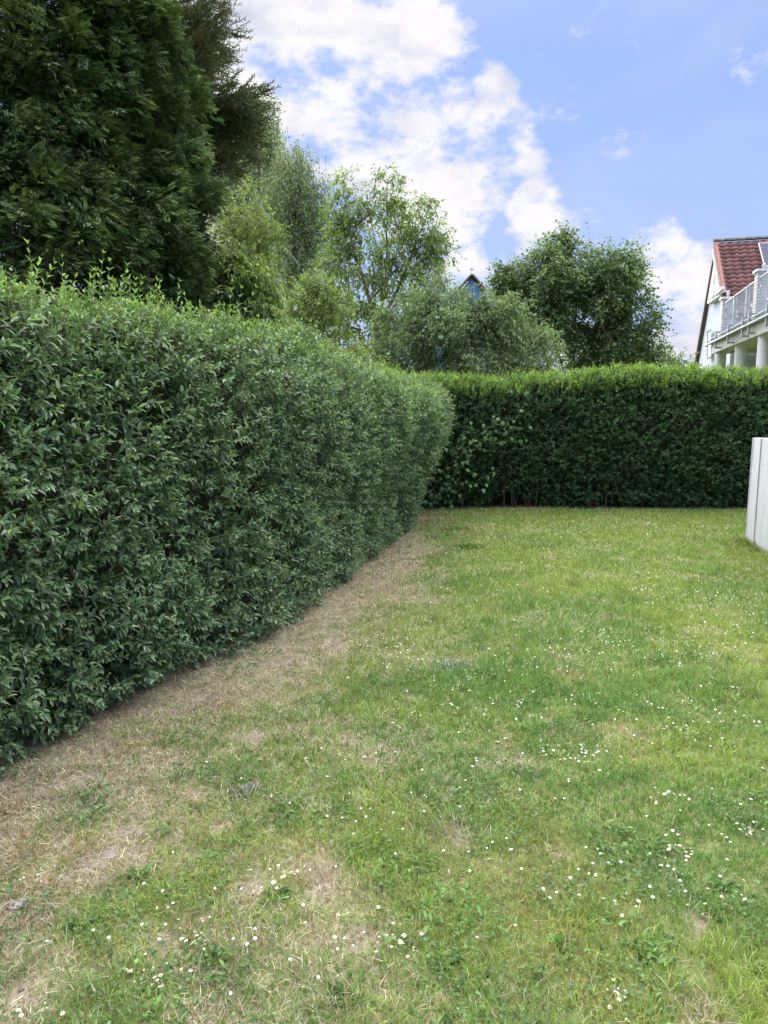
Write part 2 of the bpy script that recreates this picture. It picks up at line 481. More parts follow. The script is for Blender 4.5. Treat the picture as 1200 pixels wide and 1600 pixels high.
def build_grass():
    acc = Acc()
    for y0, y1, dens, w, tpl in ((1.35, 2.6, 21000, .0026, BLADE3), (2.6, 4.2, 15000, .0034, BLADE3), (4.2, 6.6, 7500, .0052, BLADE1), (6.6, 8.8, 4200, .0075, BLADE1), (8.8, 11.6, 3000, .010, BLADE1), (.3, 3.5, 5200, .0050, BLADE1), (3.5, 11.4, 3000, .008, BLADE1)):
        xy = lawn_points(y0, y1, dens, 0.0 if (y0, y1) not in ((.3, 3.5), (3.5, 11.4)) else 1.8)
        dr, br = dryness(xy), bareness(xy)
        clump = fbm(xy, .07, 51, 2)
        keep = rng.random(len(xy)) < (1 - .72 * br) * (1 - .22 * dr) * (.45 + 1.1 * clump)
        xy, dr, br, clump = xy[keep], dr[keep], br[keep], clump[keep]
        n = len(xy)
        lush = fbm(xy, .45, 61, 3)
        h = (.021 + .032 * rng.random(n)) * (.65 + .9 * lush) * (1 - .25 * dr) * (.7 + .6 * clump)
        tuft = sstep(.66, .8, fbm(xy, .16, 71, 2)) * (1 - dr)
        h = h * (1 + .45 * tuft)
        lean = np.abs(rng.normal(.55, .35, n)) + .55 * dr * rng.random(n)
        az = rng.uniform(0, 2 * math.pi, n)
        l = np.stack([np.cos(az) * np.sin(lean), np.sin(az) * np.sin(lean), np.maximum(np.cos(lean), .06)], 1)
        side = rand_unit(n); side[:, 2] = np.abs(side[:, 2]) * .4 + .45
        X, Y, Z = frames(l, side)
        # colours: fresh green, yellow-green, straw
        dead = rng.random(n) < np.clip(.8 * br + dr * (.25 + 1.25 * sstep(.25, .62, fbm(xy, .16, 55, 3))) + .04, 0, .90)
        straw = jitter_col((.39, .355, .275), n, .28, .05)
        rust = rng.random(n) < .12 + .25 * sstep(.55, .75, fbm(xy, .3, 93, 2))
        straw[rust] = jitter_col((.33, .20, .09), int(rust.sum()), .22, .05)
        hue = fbm(xy, .8, 83, 3)[:, None]
        g = lerp(np.array([.115, .235, .058]), np.array([.245, .325, .072]), sstep(.3, .72, hue + rng.normal(0, .10, (n, 1))))
        g = lerp(g, np.array([.29, .30, .085]), (sstep(.58, .8, fbm(xy, .55, 97, 3)) * .55)[:, None])
        g = lerp(g, np.array([.065, .16, .05]), (tuft * .35)[:, None])
        far = sstep(4, 9, xy[:, 1])[:, None] * sstep(.2, 1.6, xy[:, 0])[:, None]  # far right grass painted yellower and lighter, as sunlit lawn
        g = lerp(g, np.array([.205, .30, .062]), far * .6)
        g = g * np.exp(rng.normal(0, .22, (n, 1)))
        col = np.where(dead[:, None], straw, g)
        pos = np.column_stack([xy, ground_z(xy) - .002])
        acc.inst(tpl, pos, X, Y, Z, h, w * rng.uniform(.7, 1.3, n), h, col)
    acc.build('grass', M['grass'], label='short patchy lawn grass, green and straw coloured', category='grass', kind='stuff')
    # cut stalks and dead blades lying flat along the hedge and in the dry patches
    acc = Acc()
    for y0, y1, dens, w in ((1.35, 4.2, 3800, .0022), (4.2, 7, 1800, .004), (7, 11.2, 700, .008)):
        xy = lawn_points(y0, y1, dens)
        k = rng.random(len(xy)) < dryness(xy) * .95
        xy = xy[k]; n = len(xy)
        az = rng.uniform(0, 2 * math.pi, n); el = np.abs(rng.normal(.10, .18, n))
        l = np.stack([np.cos(az) * np.cos(el), np.sin(az) * np.cos(el), np.sin(el)], 1)
        X, Y, Z = frames(l, np.array([0, 0, 1.0]) + rng.normal(0, .3, (n, 3)))
        ln = rng.uniform(.02, .06, n)
        acc.inst(BLADE1, np.column_stack([xy, ground_z(xy) + rng.uniform(.004, .022, n)]), X, Y, Z, ln, w, ln, jitter_col((.42, .375, .29), n, .25, .05))
    acc.build('dead_grass', M['grass'], label='straw coloured dead grass lying in the dry strip along the hedge', category='grass', kind='stuff')
    # crumbs and clods on the bare soil
    acc = Acc(); xy = lawn_points(1.35, 5.5, 5200)
    xy = xy[rng.random(len(xy)) < bareness(xy) * .9]; n = len(xy)
    TET = (np.array([[1, 0, -.4], [-.5, .87, -.4], [-.5, -.87, -.4], [.1, 0, .8], [.5, .6, .1], [-.7, 0, .3]]) * .5, np.array([[0, 4, 3], [4, 1, 3], [1, 5, 3], [5, 2, 3], [2, 0, 3], [0, 1, 4], [1, 2, 5]]))
    X, Y, Z = frames(rand_unit(n), np.array([0, 0, 1.0]) + rng.normal(0, .5, (n, 3)))
    sz = np.exp(rng.normal(-5.0, .45, n))
    acc.inst(TET, np.column_stack([xy, ground_z(xy)]), X, Y, Z, sz, sz, sz * .8, jitter_col((.22, .18, .15), n, .25, .04))
    acc.build('soil_gravel', M['soil'], label='dry crumbs of soil on the bare patches', category='soil', kind='stuff')
    # broad-leaved weeds low in the sward: clover, daisy and plantain leaves
    acc = Acc()
    for y0, y1, dens in ((1.35, 3.0, 5200), (3.0, 5.0, 2200), (5.0, 7.5, 700)):
        xy = lawn_points(y0, y1, dens)
        w = .85 * sstep(.53, .66, fbm(xy, .30, 101, 3) + .05 * (1 - sstep(-.6, .6, xy[:, 0])) * (1 - sstep(2.6, 4.2, xy[:, 1])))
        for c, r in LUSH: w = np.maximum(w, .75 * (1 - sstep(r * .4, r * 1.1, np.linalg.norm(xy - c, axis=1))))
        k = rng.random(len(xy)) < w * (1 - .7 * bareness(xy))
        xy = xy[k]; n = len(xy)
        az = rng.uniform(0, 2 * math.pi, n); el = rng.normal(.35, .35, n)
        l = np.stack([np.cos(az) * np.cos(el), np.sin(az) * np.cos(el), np.sin(el)], 1)
        X, Y, Z = frames(l, np.array([0, 0, 1.0]) + rng.normal(0, .45, (n, 3)))
        kind = fbm(xy, .2, 111, 2)
        ln = np.where(kind > .56, rng.uniform(.016, .036, n), rng.uniform(.008, .017, n))
        wd = np.where(kind > .56, ln * .38, ln * .85)
        base = np.where((kind > .56)[:, None], np.array([.105, .19, .055]), np.array([.085, .16, .06]))
        col = base * np.exp(rng.normal(0, .25, (n, 1))) * np.exp(rng.normal(0, .07, (n, 3)))
        acc.inst(LEAF4, np.column_stack([xy, ground_z(xy) + rng.uniform(.006, .032, n)]), X, Y, Z, ln, wd, ln, col)
    acc.build('weeds', M['grass'], label='low broad-leaved weeds and clover growing through the lawn', category='weeds', kind='stuff')
build_grass()

# ------------------------------------------------------------------ hedges
def profile(b, zt, undercut=.0):
    return np.array([(-.10 - undercut, .0), (-.02 - undercut * .6, .18), (.35 * b, .70), (.8 * b, 1.2), (b, 1.55), (b, zt - .42), (b * .8 - .03, zt - .2), (b * .5 - .16, zt - .05), (b * .3 - .36, zt), (-.75, zt), (-1.25, zt - .02)])
def sample_profile(prof, t):
    """points and outward normals at arc fraction t along a hedge profile (offset, height)"""
    seg = np.linalg.norm(np.diff(prof, axis=0), axis=1); s = np.concatenate([[0], np.cumsum(seg)])
    q = t * s[-1]
    o, z = np.interp(q, s, prof[:, 0]), np.interp(q, s, prof[:, 1])
    e = .12
    do = np.interp(q + e, s, prof[:, 0]) - np.interp(q - e, s, prof[:, 0]); dz = np.interp(q + e, s, prof[:, 1]) - np.interp(q - e, s, prof[:, 1])
    n = unit(np.stack([dz, -do], 1))
    return o, z, n, s[-1]

def shoots(acc, pos, d, length, pairs, leaf_len, aspect, tpl, col_old, col_young, young, twig_col, twig_r=.0016, spare=None, open_ang=1.0):
    """leafy shoots with opposite pairs; young = how fresh the top pair is, 0..1, per shoot"""
    n = len(pos)
    ref = rand_unit(n)
    A = unit(np.cross(d, ref)); B = np.cross(d, A)
    up = np.array([0, 0, 1.0])
    for i in range(pairs):
        t = (i + .5) / pairs
        a, b = (A, B) if i % 2 == 0 else (B, A)
        for sgn in (1, -1):
            ang = lerp(1.15, .45, t) * open_ang * rng.uniform(.75, 1.25, (n, 1))
            l = d * np.cos(ang) + sgn * a * np.sin(ang) + rng.normal(0, .14, (n, 3)) + np.array([0, 0, -.10])
            X, Y, Z = frames(l, d * .55 + up * .75 + rng.normal(0, .28, (n, 3)))
            ln = leaf_len * lerp(1.05, .55, t ** 1.6) * rng.uniform(.75, 1.2, n)
            f = np.clip(young * sstep(.35, 1.0, t) * rng.uniform(.5, 1.3, n), 0, 1)[:, None]
            c = lerp(jitter_col(col_old, n, .28, .06), jitter_col(col_young, n, .2, .06), f)
            p = pos + d * (length * t)[:, None]
            if spare is not None:
                spare.append((p, X, Y, Z, ln, ln * aspect, c))
            else:
                acc.inst(tpl, p, X, Y, Z, ln, ln * aspect, ln, c)
    if twig_r:
        S = (np.array([[0, -.5, 0], [0, .5, 0], [1, 0, 0]]), np.array([[0, 2, 1]]))
        X, Y, Z = frames(d, rng.normal(size=(n, 3)))
        acc.inst(S, pos - d * .04, X, Y, Z, length + .04, twig_r * 2.2, 1, jitter_col(twig_col, n, .2))

def leaf_object_set(name, mat, parent, leaves, tpl, tone_meshes=24):
    """leaves as objects of their own: pos, X, Y, Z, length, width, colour"""
    p, X, Y, Z, ln, wd, c = leaves
    order = np.argsort(c.sum(1)); bins = np.array_split(order, tone_meshes)
    for b in bins:
        if not len(b): continue
        TV, TF = tpl
        me = make_mesh(name, TV, TF, np.repeat(c[b].mean(0)[None], len(TV), 0), mat)
        for i in b:
            o = bpy.data.objects.new(name, me); COL.objects.link(o); o.parent = parent
            m = Matrix(((X[i][0] * ln[i], Y[i][0] * wd[i], Z[i][0] * ln[i], p[i][0]), (X[i][1] * ln[i], Y[i][1] * wd[i], Z[i][1] * ln[i], p[i][1]),
                        (X[i][2] * ln[i], Y[i][2] * wd[i], Z[i][2] * ln[i], p[i][2]), (0, 0, 0, 1)))
            o.matrix_basis = m

PRIVET_OLD, PRIVET_YOUNG = (.112, .188, .106), (.22, .32, .10)
def left_surface(u, t):
    """u 0..1 along the hedge, t 0..1 up its profile -> points, normals"""
    k = np.clip(u * (len(LPATH) - 1), 0, len(LPATH) - 1.001); i = k.astype(int); w = (k - i)[:, None]
    P2 = LPATH[i] * (1 - w) + LPATH[i + 1] * w
    N2 = unit(LNRM[i] * (1 - w) + LNRM[i + 1] * w)
    y = P2[:, 1]
    b = lerp(.10, .50, sstep(5.5, 10.2, y)) - .07 * (1 - sstep(2.5, 3.6, y))
    zt = 2.17 + .05 * np.sin(y * 1.3) - .16 * sstep(4.5, 8.5, y)
    o = np.empty(len(u)); z = np.empty(len(u)); n = np.empty((len(u), 2)); ln = 0
    bins = np.clip((b * 40).astype(int), 0, 40)
    for q in np.unique(bins):
        m = bins == q
        oo, zz, nn, ln = sample_profile(profile((q + .5) / 40, 2.17, -.10), t[m])
        o[m], z[m], n[m] = oo, zz, nn
    z = z * zt / 2.17
    pos = np.column_stack([P2 + N2 * o[:, None], z])
    nor = np.column_stack([N2 * n[:, :1], n[:, 1]])
    lump = (fbm(pos, .55, 3, 3) - .5) * .26 + (fbm(pos, .16, 8, 2) - .5) * .12
    return pos + nor * lump[:, None], nor, ln
def core_sheet(surface, nu, nt, depth, col, u0=0, u1=1, t0=0, t1=1):
    U, T_ = np.meshgrid(np.linspace(u0, u1, nu), np.linspace(t0, t1, nt))
    p, n, _ = surface(U.ravel(), T_.ravel())
    V = p - n * depth; V[:, 2] = np.where(T_.ravel() < .02, -.05, np.maximum(V[:, 2] + .16 * sstep(.5, .62, T_.ravel()), .01))
    i = (np.arange(nt - 1)[:, None] * nu + np.arange(nu - 1)[None]).ravel()
    F = np.concatenate([np.stack([i, i + 1, i + nu + 1], 1), np.stack([i, i + nu + 1, i + nu], 1)])
    return V, F
def build_left_hedge():
    root = empty('privet_hedge', (0, 0, 0), 'tall clipped privet hedge curving along the left of the lawn', 'hedge')
    fol = Acc(); spare = []
    total = int(LLEN * 3.55 * 640)
    u, t = rng.random(total), rng.random(total) ** .95
    pos, nor, _ = left_surface(u, t)
    y = pos[:, 1]
    # the back half of the flat top is hardly seen: thin it out
    keep = (rng.random(total) < np.where(t > .80, .45, 1.0)) & (y > .95)
    keep &= (np.abs(pos[:, 0]) < .72 * pos[:, 1] + .7)
    # thin spots and holes
    hole = np.maximum(sstep(.66, .76, fbm(pos, .26, 15, 3)), sstep(.72, .80, fbm(pos, .12, 16, 2)))
    keep &= rng.random(total) > hole * .8
    pos, nor, y, t = pos[keep], nor[keep], y[keep], t[keep]
    n = len(pos)
    depth = rng.random(n) ** 1.2 * lerp(.16, .30, sstep(.5, .62, t))
    p = pos - nor * depth[:, None]
    up = np.array([0, 0, 1.0])
    d = unit(nor * .85 + up * (.45 + .5 * (t > .62))[:, None] + rng.normal(0, .38, (n, 3)))
    L_ = rng.uniform(.07, .13, n)
    top = (t > .55).astype(float) * sstep(.52, .66, t)
    fresh = np.clip(rng.random(n) ** 2.2 * .95 * (.4 + 1.2 * fbm(pos, .7, 63, 2)) + top * .70 + .8 * sstep(6, 10, y) * sstep(.40, .60, t), 0, 1) * (depth < .10)  # young tips, plus yellow painted where light catches the top and far end
    near = y < 4.4
    mid = (y >= 4.4) & (y < 6.8)
    far = y >= 6.8
    old = np.array(PRIVET_OLD)
    for m, tpl, pr, ls in ((near, LEAF8, 4, .050), (mid, LEAF4, 4, .050), (far, LEAF2, 4, .054)):
        shoots(fol, p[m], d[m], L_[m], pr, ls, .45, tpl, old, PRIVET_YOUNG, fresh[m], (.16, .19, .08))
    # long fresh shoots standing out of the top
    kt = 400
    ut = rng.random(kt) * .95; tt = rng.uniform(.60, .74, kt)
    pt, nt_, _ = left_surface(ut, tt)
    vis = pt[:, 1] > 2.2
    pt = pt[vis]; kt = len(pt)
    dt = unit(np.array([0, 0, 1.0]) + rng.normal(0, .22, (kt, 3)))
    lt = rng.uniform(.08, .24, kt) * np.where(rng.random(kt) < .22, 1.5, 1.0) * np.where(pt[:, 1] > 5, .6, 1)
    shoots(fol, pt, dt, lt, 6, .048, .34, LEAF8, (.10, .19, .07), (.22, .33, .08), np.full(kt, 1.0), (.2, .24, .09), .002, open_ang=.8)
    fol.build('foliage', M['privet'], root, kind='stuff')
    # the nearest leaves, each its own object
    m = np.where((y > 2.9) & (y < 3.6) & (depth < .03) & (t < .62))[0]
    m = rng.choice(m, min(len(m), 80), replace=False)
    shoots(Acc(), p[m] + nor[m] * .03, d[m], L_[m], 2, .056, .40, LEAF8, old * 1.05, PRIVET_YOUNG, fresh[m] * .6, (.16, .19, .08), 0, spare=spare)
    cat = [np.concatenate([s[k] for s in spare])[:300] for k in range(7)]
    leaf_object_set('leaf', M['privet'], root, cat, LEAF8)
    # greenish flower buds in little cones
    buds = Acc()
    kb = 900
    ub, tb = rng.random(kb), rng.random(kb) * .72
    pb, nb, _ = left_surface(ub, tb)
    v = (pb[:, 1] > 2.4) & (pb[:, 1] < 8); pb, nb = pb[v], nb[v]; kb = len(pb)
    db = unit(nb + np.array([0, 0, .8]) + rng.normal(0, .3, (kb, 3)))
    TET = (np.array([[1, 0, -.4], [-.5, .87, -.4], [-.5, -.87, -.4], [0, 0, 1]]) * .5, np.array([[0, 1, 3], [1, 2, 3], [2, 0, 3], [0, 2, 1]]))
    for q in range(15):
        tq = q / 15
        off = rand_unit(kb) * (.016 * (1 - tq * .8))
        pp = pb + nb * .02 + db * (.055 * tq) + off
        Xb, Yb, Zb = frames(rand_unit(kb), db)
        buds.inst(TET, pp, Xb, Yb, Zb, .0065, .0065, .0065, jitter_col((.22, .25, .09), kb, .2))
    buds.build('flower_buds', M['privet'], root, kind='stuff')
    # inner branches: a dense tangle of bare twigs, and a sheet painted dark as the shaded depth behind them
    tw = Acc()
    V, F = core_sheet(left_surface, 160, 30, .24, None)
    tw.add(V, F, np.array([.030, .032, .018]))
    ks = 2600
    us, ts = rng.random(ks), rng.random(ks) * .7
    ps, ns, _ = left_surface(us, ts)
    ds = unit(ns * .6 + np.array([0, 0, .9]) + rng.normal(0, .45, (ks, 3)))
    X, Y, Z = frames(ds, rng.normal(size=(ks, 3)))
    S = (np.array([[0, -.5, 0], [0, .5, 0], [1, .25, 0], [1, -.25, 0]]), np.array([[0, 2, 1], [0, 3, 2]]))
    tw.inst(S, ps - ns * .22, X, Y, Z, rng.uniform(.15, .30, ks), .006, 1, jitter_col((.10, .085, .06), ks, .3))
    tw.build('branches_and_shade_core', M['bark'], root, kind='stuff')
build_left_hedge()

BACK_X0, BACK_X1 = -1.6, 9.2
def back_surface(u, t):
    x = lerp(BACK_X0, BACK_X1, u)
    prof = profile(.02, 2.17, .16)
    o, z, n, ln = sample_profile(prof, t)
    zt = 2.06 + .13 * sstep(1.2, 4.6, x) + .02 * np.sin(x * 2.1)
    z = z * zt / 2.17
    pos = np.column_stack([x, BACK_Y - o + .05 * np.sin(x * .9), z])
    nor = np.column_stack([np.zeros_like(x), -n[:, 0], n[:, 1]])
    lump = (fbm(pos, .45, 23, 3) - .5) * .20 + (fbm(pos, .14, 28, 2) - .5) * .10
    return pos + nor * lump[:, None], nor, ln
def build_back_hedge():
    root = empty('boxy_hedge', (0, 0, 0), 'dark green clipped hedge with bright fresh tips closing off the back of the lawn', 'hedge')
    fol = Acc()
    total = int((BACK_X1 - BACK_X0) * 3.6 * 560)
    u, t = rng.random(total), rng.random(total)
    pos, nor, _ = back_surface(u, t)
    low = 1 - sstep(.05, .42, pos[:, 2])
    gap = sstep(.50, .62, fbm(pos * [1, 1, 2.0], .5, 37, 3)) * low
    keep = (rng.random(total) < np.where(t > .80, .4, 1.0)) & (rng.random(total) > gap * .97)
    keep &= rng.random(total) > .75 * sstep(.68, .78, fbm(pos, .22, 47, 3))
    pos, nor, t = pos[keep], nor[keep], t[keep]; n = len(pos)
    depth = rng.random(n) * lerp(.16, .30, sstep(.5, .62, t))
    p = pos - nor * depth[:, None]
    d = unit(nor * .85 + np.array([0, 0, 1.0]) * (.35 + .6 * (t > .6))[:, None] + rng.normal(0, .42, (n, 3)))
    zt = pos[:, 2]
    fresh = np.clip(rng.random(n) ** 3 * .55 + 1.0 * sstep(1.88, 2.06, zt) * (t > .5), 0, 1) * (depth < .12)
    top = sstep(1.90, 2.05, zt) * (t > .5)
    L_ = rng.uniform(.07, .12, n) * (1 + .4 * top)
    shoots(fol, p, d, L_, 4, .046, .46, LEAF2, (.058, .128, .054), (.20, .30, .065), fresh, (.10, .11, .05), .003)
    kt = 1500
    pt, nt_, _ = back_surface(rng.random(kt), rng.uniform(.58, .72, kt))
    dt = unit(np.array([0, -.1, 1.0]) + rng.normal(0, .25, (kt, 3)))
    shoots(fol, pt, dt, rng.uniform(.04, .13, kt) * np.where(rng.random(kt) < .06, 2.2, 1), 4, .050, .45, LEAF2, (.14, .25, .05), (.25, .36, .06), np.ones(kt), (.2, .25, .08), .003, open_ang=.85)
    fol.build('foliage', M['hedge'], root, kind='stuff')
    tw = Acc()
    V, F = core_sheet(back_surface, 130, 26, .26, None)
    tw.add(V, F, np.array([.022, .022, .013]))  # dark sheet: shade of the hedge's inside put into the colour
    for q in range(70):                                    # stems that show in the gaps near the ground
        x = rng.uniform(BACK_X0, BACK_X1); y = BACK_Y + rng.uniform(.15, .32)
        tube(tw, [(x, y, -.02), (x + rng.normal(0, .06), y - .03, .35), (x + rng.normal(0, .15), y, .8)], [.016, .012, .007], np.array([.075, .06, .045]), 5)
    tw.build('branches_and_shade_core', M['bark'], root, kind='stuff')
build_back_hedge()

# the climber with heart-shaped leaves in the corner of the back hedge
HEART = (np.array([[0, 0, 0], [-.10, .22, .03], [.12, .46, .06], [.50, .40, .02], [1, 0, -.14], [.50, -.40, .02], [.12, -.46, .06], [-.10, -.22, .03], [.45, 0, -.03]]),
         np.array([[0, 2, 1], [0, 8, 2], [8, 3, 2], [8, 4, 3], [0, 7, 6], [0, 6, 8], [8, 6, 5], [8, 5, 4]]))
def build_climber():
    root = empty('climbing_vine', (0, 0, 0), 'climbing vine with large pale heart-shaped leaves growing in the corner of the back hedge', 'vine')
    runs = [[(668, 790), (700, 760), (720, 720), (735, 690), (760, 668), (790, 662), (815, 670)], [(690, 775), (715, 755), (745, 752), (770, 740)], [(705, 770), (700, 735), (712, 700), (728, 668)],
            [(728, 690), (755, 690), (785, 690), (808, 690)], [(690, 790), (672, 770), (690, 742)]]
    stems = Acc(); L = []
    yv = BACK_Y - .16
    for r in runs:
        P_ = np.array([at(a, b, yv) for a, b in r]); P_[:, 1] += rng.normal(0, .02, len(P_)); P_[:, 2] = np.maximum(P_[:, 2], .03)
        pts, ln = resample(P_, 16); pts = pts + rng.normal(0, .018, pts.shape)
        tube(stems, pts, .004, np.array([.10, .15, .05]), 4)
        k = int(ln * 26)
        q, _ = resample(P_, k)
        L.append(q)
    # the single one higher up
    L.append(np.array([at(*p, yv) for p in ((805, 612), (815, 614), (822, 620), (798, 622))]))
    p = np.concatenate(L); n = len(p)
    p = p + rng.normal(0, .085, (n, 3)) * [1, .4, 1]; p[:, 2] = np.maximum(p[:, 2], .06)
    l = np.column_stack([rng.normal(0, .5, n), rng.normal(-.45, .2, n), rng.normal(-.75, .25, n)])
    X, Y, Z = frames(l, np.array([0, -.8, .7]) + rng.normal(0, .25, (n, 3)))
    s = rng.uniform(.045, .080, n)
    stems.build('stem', M['bark'], root)
    leaf_object_set('leaf', M['leaf'], root, (p, X, Y, Z, s, s * .95, jitter_col((.070, .145, .045), n, .22, .06)), HEART, 12)
build_climber()

# ------------------------------------------------------------------ trees
def grow(trunk, pts, up_bias=.35, wig=.028, limbs=()):
    """join points to a trunk, each to the nearest fitting node below or inside it -> node positions and parents"""
    nodes = [np.asarray(q, float) for q in trunk]; par = [-1] + list(range(len(trunk) - 1))
    for lb in limbs:                                         # main limbs first: smooth curves from the trunk
        lb = np.asarray(lb, float)
        k = int(np.argmin(np.linalg.norm(np.array(nodes[:len(trunk)]) - lb[0], axis=1)))
        q, _ = resample(lb, max(4, int(np.sum(np.linalg.norm(np.diff(lb, axis=0), axis=1)) / .3)))
        for _ in range(2): q[1:-1] = (q[:-2] + 2 * q[1:-1] + q[2:]) / 4
        prev = k
        for m in q[1:]:
            nodes.append(m + rng.normal(0, .012, 3)); par.append(prev); prev = len(nodes) - 1
    top = np.asarray(trunk[-1]); order = np.argsort([np.linalg.norm(q - np.asarray(trunk[len(trunk) // 2])) for q in pts])
    tips = []
    for i in order:
        q = np.asarray(pts[i], float)
        A = np.array(nodes)
        v = q - A
        dist = np.linalg.norm(v, axis=1)
        cost = dist + up_bias * np.maximum(0, -v[:, 2]) * 2.5 + .15 * np.maximum(0, .4 - v[:, 2])
        cost[0] += 1e3 if len(trunk) > 1 else 0
        k = int(np.argmin(cost))
        steps = max(1, int(dist[k] / .45))
        prev = k
        for s in range(1, steps + 1):
            f = s / steps
            m = A[k] + v[k] * f + np.array([0, 0, -.10 * dist[k] * math.sin(math.pi * f)]) + (rng.normal(0, wig, 3) * dist[k] if s < steps else 0)
            nodes.append(m); par.append(prev); prev = len(nodes) - 1
        tips.append(prev)
    return np.array(nodes), np.array(par), tips
def wood(acc, nodes, par, r0, col, power=.42, rmin=.006):
    n = len(nodes); cnt = np.ones(n)
    for i in range(n - 1, 0, -1): cnt[par[i]] += cnt[i]
    rad = np.maximum(r0 * (cnt / cnt[0]) ** power, rmin)
    for i in range(1, n):
        p = par[i]
        tube(acc, [nodes[p], nodes[i]], [rad[p] if i == p + 1 else min(rad[p], rad[i] * 1.3), rad[i]], np.asarray(col) * rng.uniform(.8, 1.2), 5)
    return rad
def in_ellipsoids(specs, n, shell=.35):
    w = np.array([np.prod(r) ** .52 for c, r in specs]); w = w / w.sum()
    out = []
    for (c, r), k in zip(specs, rng.multinomial(n, w)):
        d = rand_unit(k); q = (shell ** 3 + (1 - shell ** 3) * rng.random((k, 1))) ** (1 / 3)
        out.append(np.asarray(c) + d * q * np.asarray(r))
    return np.concatenate(out)
def leaf_sprays(acc, tips, centre, per, spread_r, ln, aspect, tpl, col, young=None, droop=.3, outw=.5, flat=.9, twigs=True, yfrac=.15, vjit=.22):
    """twiglets round each tip, leaves along them"""
    tips = np.asarray(tips); n = len(tips)
    out = unit(tips - centre)
    per_t = 6; ntw = max(1, per // per_t)
    P_ = np.repeat(tips, ntw, 0); O = np.repeat(out, ntw, 0); m = len(P_)
    start = P_ + rng.normal(0, .28, (m, 3)) * spread_r
    d = unit(O * outw + rand_unit(m) * .8 + np.array([0, 0, .15 - droop * .6]))
    length = spread_r * rng.uniform(.5, 1.2, m)
    tone = np.exp(rng.normal(0, .16, (m, 1)))
    isy = (rng.random((m, 1)) < yfrac) if young is not None else None
    for q in range(per_t):
        t = (q + 1) / per_t
        p = start + d * (length * t)[:, None] + np.array([0, 0, -1.0]) * (droop * length * t * t * .5)[:, None]
        side = unit(np.cross(d, rand_unit(m)))
        l = d * .55 + side * .8 + np.array([0, 0, -droop])
        X, Y, Z = frames(l, np.array([0, 0, flat]) + rng.normal(0, .5, (m, 3)) + O * .3)
        c = jitter_col(col, m, vjit, .05) * tone
        if young is not None: c = np.where(isy, jitter_col(young, m, .15, .05), c)
        s = ln * rng.uniform(.7, 1.2, m)
        acc.inst(tpl, p, X, Y, Z, s, s * aspect, s, np.clip(c, 0, 1))
    if twigs:
        S = (np.array([[0, -.5, 0], [0, .5, 0], [1, 0, 0]]), np.array([[0, 2, 1]]))
        X, Y, Z = frames(d, rng.normal(size=(m, 3)))
        acc.inst(S, start, X, Y, Z, length, .008, 1, (.09, .075, .05))
def px_ell(px, py, rx, ry, Y, ry_depth=None):
    """an ellipsoid of the crown from its place and half-sizes in the photograph at distance Y"""
    c = at(px, py, Y); k = Y / FPX
    return (c, np.array([rx * k, ry_depth if ry_depth else rx * k, ry * k]))
def broadleaf(name, label, cat, base, specs, n_tips, trunk_frac, r0, bark, leaf, group=None, limbs=None, shell=.35, seed=1, trunk_to=None, rough=0):
    global rng
    rng = np.random.default_rng(seed)
    base = np.asarray(base, float)
    root = empty(name, base, label, cat, group)
    centre = np.mean([c for c, r in specs], 0)
    lobes = list(specs)
    for c, r in specs:                                       # small lobes that break the outline
        for q in range(rough):
            d = rand_unit(1)[0]; d[2] = abs(d[2]) * .9 + .1
            lobes.append((c + unit(d) * r * rng.uniform(.85, 1.12), r * rng.uniform(.16, .34)))
    pts = in_ellipsoids(lobes, n_tips, shell)
    pts = pts[pts[:, 2] > .35]
    if trunk_to is None:
        trunk_to = base + (centre - base) * trunk_frac
    trunk = [lerp(base, np.asarray(trunk_to), f) + (np.append(rng.normal(0, .02, 2), 0) * (f > 0)) for f in np.linspace(0, 1, 6)]
    if limbs is None:
        limbs = []
        for c, r in specs:
            c = np.asarray(c); s0 = trunk[int(rng.integers(2, 6))]
            if c[2] < s0[2] + .2: continue
            m = lerp(s0, c, .5) + np.array([0, 0, -.12]) * np.linalg.norm((c - s0)[:2])
            limbs.append([s0, m, c])
    nodes, par, tips = grow(trunk, pts, limbs=limbs)
    w = Acc(); wood(w, nodes, par, r0, bark, .55)
    w.build('trunk', M['bark'], root)
    a = Acc()
    leaf(a, nodes[tips], centre)
    a.build('crown', M['leaf'], root, kind='stuff')
    return root

# ---- the two dark conifers: boughs are parts, copies of a few shapes
def frond_template(k=6):
    """a flat scale-leaved spray, 1 long"""
    V, F = [], []
    def dia(o, d, ln, w, z):
        d = np.array(d) / np.linalg.norm(d); s = np.array([-d[1], d[0]])
        b = len(V); o = np.array(o)
        for q, zz in ((o, z), (o + d * ln * .5 + s * w, z), (o + d * ln * .5 - s * w, z), (o + d * ln, z - .12 * ln)):
            V.append((q[0], q[1], zz - .30 * q[0] ** 2))
        F.append((b, b + 3, b + 1)); F.append((b, b + 2, b + 3))
    for i in range(k):
        t = i / k; sg = 1 if i % 2 else -1
        dia((t * .85, 0), (1, sg * .8), .52 * (1 - .5 * t) * (.6 + .4 * min(1, t * 4)), .050, 0)
        if i < k - 2: dia((t * .85 + .15, sg * .12), (1, sg * .22), .34 * (1 - .5 * t), .045, .01)
    dia((0, 0), (1, 0), 1.05, .035, -.01)
    return np.array(V), np.array(F)
FROND = frond_template()
